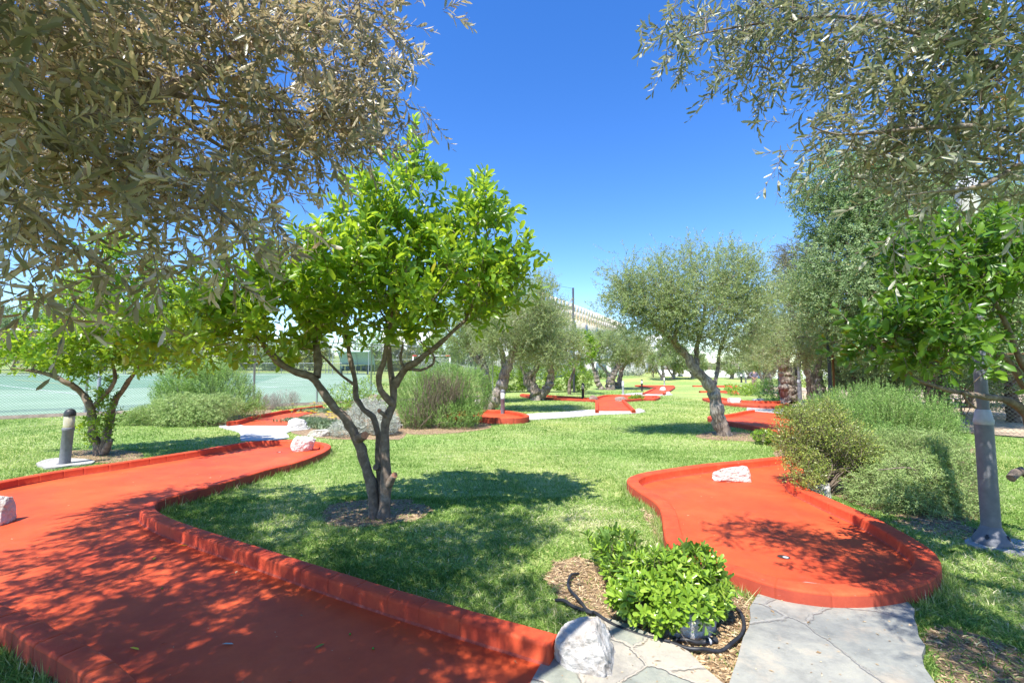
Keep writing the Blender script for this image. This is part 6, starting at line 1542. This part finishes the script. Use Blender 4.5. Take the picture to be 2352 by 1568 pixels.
# ------------------------------------------------------------------ grass
def grass():
    rg = rng_(300)
    exc = [p for p in SOILS.values()]
    hard = PATHS + [np.asarray(p) for p in (A_out, B_out, D_out)] + LANES[2:]
    ls = Soup()
    for y0, y1, dens, w_, h_, full in [(1.3, 3.4, 9500, .0056, .050, True), (3.4, 5.6, 6000, .0062, .045, True), (5.6, 9, 2600, .008, .042, False), (9, 15, 800, .013, .045, False), (15, 28, 220, .024, .05, False), (28, 50, 55, .045, .055, False)]:
        xl, xr = -1.22 * y1 - 1.6, 1.22 * y1 + 1.6
        n = int((xr - xl) * (y1 - y0) * dens)
        x = rg.uniform(xl, xr, n); y = rg.uniform(y0, y1, n)
        k = (np.abs(x) < 1.22 * y + 1.6) & (fence_side(x, y) < -.8)
        thin = nz(x, y, 1.3, 0) + .6 * nz(x, y, 5, 3)
        k &= rg.random(n) < np.clip(1.05 + thin * .9, .3, 1)
        x, y = x[k], y[k]
        k = np.ones(len(x), bool)
        for p in hard: k &= ~in_poly(x, y, p)
        for kk, p in SOILS.items():
            i = in_poly(x, y, p); k &= ~(i & (rg.random(len(x)) > {'tree': .10, 'olive': .35, 'small_tree': .3, 'corner': .22, 'lamp': .3, 'right_bush': .12, 'bush': .12, 'left_bush': .4}.get(kk, .05)))
        k &= ~((x > 9.9) & ((x - 9.3) * 7.2 + (y - 13.2) * 5.2 > 0))
        x, y = x[k], y[k]; n = len(x)
        z = terrain(x, y)
        base = np.stack([x, y, z - .004], 1)
        hh = h_ * rg.uniform(.55, 1.35, n) * (1 + .35 * nz(x, y, 3, 1))
        lean = rg.normal(0, .62, (n, 2)); d = unit(np.concatenate([lean, np.ones((n, 1))], 1))
        nr = np.stack([rg.normal(0, 1, n), rg.normal(0, 1, n), np.full(n, .5)], 1)
        patch = .33 + .62 * nz(x, y, .55, 2) + .45 * nz(x, y, 2.3, 1) + .25 * sm(8, 22, y) * .5
        rnd = np.clip(patch + rg.normal(0, .26, n), 0, 1)
        if full:
            sd = unit(np.cross(d, nr)) * (w_ * .5 * rg.uniform(.7, 1.3, n))[:, None]
            m = base + d * (hh * .55)[:, None]; bend = np.concatenate([lean, np.full((n, 1), -.3)], 1) * (hh * .45)[:, None]
            tip = base + d * hh[:, None] + bend
            v = np.stack([base - sd, base + sd, m + sd * .8, m - sd * .8, tip], 1).reshape(-1, 3); kk = np.arange(n)[:, None] * 5
            ls.add(v, kk + np.array([[3, 2, 4]]), kk + np.array([[0, 1, 2, 3]]), rnd, rnd)
        else:
            sd = unit(np.cross(d, nr)) * (w_ * .5 * rg.uniform(.7, 1.3, n))[:, None]
            v = np.stack([base - sd, base + sd, base + d * hh[:, None]], 1).reshape(-1, 3); kk = np.arange(n)[:, None] * 3
            ls.add(v, kk + np.array([[0, 1, 2]]), None, rnd)
    for line, side, w0 in ((A_out, -1, .0), (B_out, -1, .0)):      # ragged growth against the kerbs
        p = spline(line, .02); dd = np.gradient(p, axis=0); dd /= np.linalg.norm(dd, axis=1, keepdims=True); nn = np.stack([-dd[:, 1], dd[:, 0]], 1) * side
        p, nn = p[p[:, 1] > 1.2], nn[p[:, 1] > 1.2]
        i = rg.integers(0, len(p), 15000); keep = nz(p[i, 0], p[i, 1], 6, 1) > -.12; i = i[keep]
        q = p[i] + nn[i] * rg.gamma(1.6, .022, len(i))[:, None]
        for pp in PATHS:
            k = ~in_poly(q[:, 0], q[:, 1], pp); q = q[k]
        n = len(q); base = np.c_[q, np.full(n, -.004)]; d = unit(np.c_[rg.normal(0, .5, (n, 2)), np.ones(n)]); hh = rg.gamma(5, .0135, n)
        nr = rg.normal(0, 1, (n, 3)); sd = unit(np.cross(d, nr)) * .003
        v = np.stack([base - sd, base + sd, base + d * hh[:, None]], 1).reshape(-1, 3); kk = np.arange(n)[:, None] * 3
        ls.add(v, kk + np.array([[0, 1, 2]]), None, np.clip(rg.normal(.5, .25, n), 0, 1))
    tag(ls.build('grass', 'grass'), kind='stuff')
    # small debris blown onto the lanes and paths
    db = Soup()
    for poly, z, n in ((A_out, ZF, 420), (B_out, ZF, 120), (PATHS[0], .035, 160), (PATHS[1], .045, 200)):
        lo, hi = poly.min(0), poly.max(0); x = rg.uniform(lo[0], hi[0], n); y = rg.uniform(lo[1], hi[1], n); k = in_poly(x, y, poly); x, y = x[k], y[k]; n = len(x)
        a = rg.uniform(0, 6.28, n); L = rg.gamma(2, .006, n) + .004
        leaves(db, np.c_[x, y, np.full(n, z + .004)], np.stack([np.cos(a), np.sin(a), np.full(n, .03)], 1), np.stack([rg.normal(0, .2, n), rg.normal(0, .2, n), np.ones(n)], 1), L, L * rg.uniform(.15, .6, n), rg.random(n), False)
    tag(db.build('dry_leaf_litter', 'straw'), kind='stuff')
    # straw and bark litter on the bare soil and thinly through the lawn
    st = Soup()
    for key, dens in (('shrub', 5200), ('curbside', 6000), ('tree', 1700), ('corner', 2500), ('right_bush', 600), ('lamp', 1500), ('bush', 500), ('flowers', 500), ('olive', 400), ('small_tree', 600)):
        p = SOILS[key]; lo, hi = p.min(0), p.max(0); hi = np.minimum(hi, [1e9, 30])
        n = int(min((hi - lo).prod() * dens, 60000)); x = rg.uniform(lo[0], hi[0], n); y = rg.uniform(lo[1], hi[1], n); k = in_poly(x, y, p)
        for q in PATHS + [A_out, B_out]: k &= ~in_poly(x, y, q)
        x, y = x[k], y[k]; n = len(x)
        a = rg.uniform(0, 6.28, n); d = np.stack([np.cos(a), np.sin(a), rg.normal(0, .22, n)], 1)
        leaves(st, np.stack([x, y, terrain(x, y) + .010 + rg.random(n) * .012], 1), d, np.stack([rg.normal(0, .4, n), rg.normal(0, .4, n), np.ones(n)], 1), rg.uniform(.012, .06, n), rg.uniform(.003, .010, n), rg.random(n), False)
    tag(st.build('straw_litter', 'straw'), kind='stuff')
grass()
# bigger wood chips around the boulder
def chips():
    rg = rng_(310); s = Soup(); n = 620
    p = SOILS['shrub']; lo, hi = G(1540, 1470)[:2], G(1720, 1568)[:2]
    x = rg.uniform(min(lo[0], hi[0]) - .1, max(lo[0], hi[0]) + .1, n * 2); y = rg.uniform(1.8, 3.1, n * 2); k = in_poly(x, y, p)
    for q in PATHS: k &= ~in_poly(x, y, q)
    for a, b in zip(x[k][:n], y[k][:n]):
        r = rg.uniform(.008, .024); q = rg.uniform(0, 6.28, 6); q.sort()
        pts = np.stack([a + r * np.cos(q) * rg.uniform(.5, 1), b + r * .7 * np.sin(q), np.full(6, .016)], 1) + rg.normal(0, .003, (6, 3))
        s.add(np.concatenate([pts, pts - [0, 0, .009]]), t=[(0, i, i + 1) for i in range(1, 5)], q=[(i, 6 + i, 6 + (i + 1) % 6, (i + 1) % 6) for i in range(6)], rt=[rg.random()] * 4, rq=[.3] * 6)
    tag(s.build('bark_chips', 'straw'), kind='stuff')
chips()
# fallen leaves
for i, (u, v, z, c, a, lab) in enumerate([(411, 1253, ZF, 'petal', .4, 'yellow fallen leaf near the curve of the front lane kerb'), (351, 1285, ZF, 'petal', 1.9, 'small curled yellow leaf on the front lane'), (298, 1486, ZF, 'petal', -.2, 'brownish-yellow fallen leaf at the bottom of the front lane'),
                                         (509, 1478, ZF, 'silver_leaf', .1, 'pale grey fallen olive leaf on the front lane'), (722, 1489, ZF, 'pitt_leaf_yellow', 1.0, 'thin greenish leaf on the front lane'), (2028, 1384, .045, 'blossom', 1.5, 'orange-brown leaf on the right-hand stone path')]):
    p = G(u, v, z + .006); s = Soup()
    leaves(s, np.array([p]), np.array([[math.cos(a), math.sin(a), .06]]), np.array([[.15, .1, 1.]]), .062, .017, np.array([.5]), True, droop=.12)
    tag(s.build('fallen_leaf', c), lab, 'leaf')
for i, (u, v, lab) in enumerate([(804, 1455, 'green olive on the front lane, the left one of the pair'), (857, 1488, 'green olive on the front lane, the right one of the pair'), (963, 1430, 'olive lying close under the red kerb'), (372, 1350, 'dark olive on the front lane near the yellow leaves')]):
    p = G(u, v, ZF + .005); s = Soup(); r = .0065
    lathe(s, [(0, -r), (r * .7, -r * .7), (r, 0), (r * .7, r * .7), (0, r)], p, 8); tag(s.build('fallen_olive', 'fruit', None, True), lab, 'olive')
# distant rise
s = Soup(); xs = np.linspace(-900, 900, 60); h = 18 + 14 * np.sin(xs / 130) + 8 * np.sin(xs / 47 + 1); h = h * (1 - .75 * sm(-250, 100, xs)) 
v = np.concatenate([np.c_[xs, np.full(60, 560.), np.full(60, -6.)], np.c_[xs, np.full(60, 760.), h + 8], np.c_[xs, np.full(60, 1100.), np.full(60, -6.)]])
s.add(v, q=[(i, i + 1, 61 + i, 60 + i) for i in range(59)] + [(60 + i, 61 + i, 121 + i, 120 + i) for i in range(59)])
tag(s.build('hills', 'hill'), kind='structure')
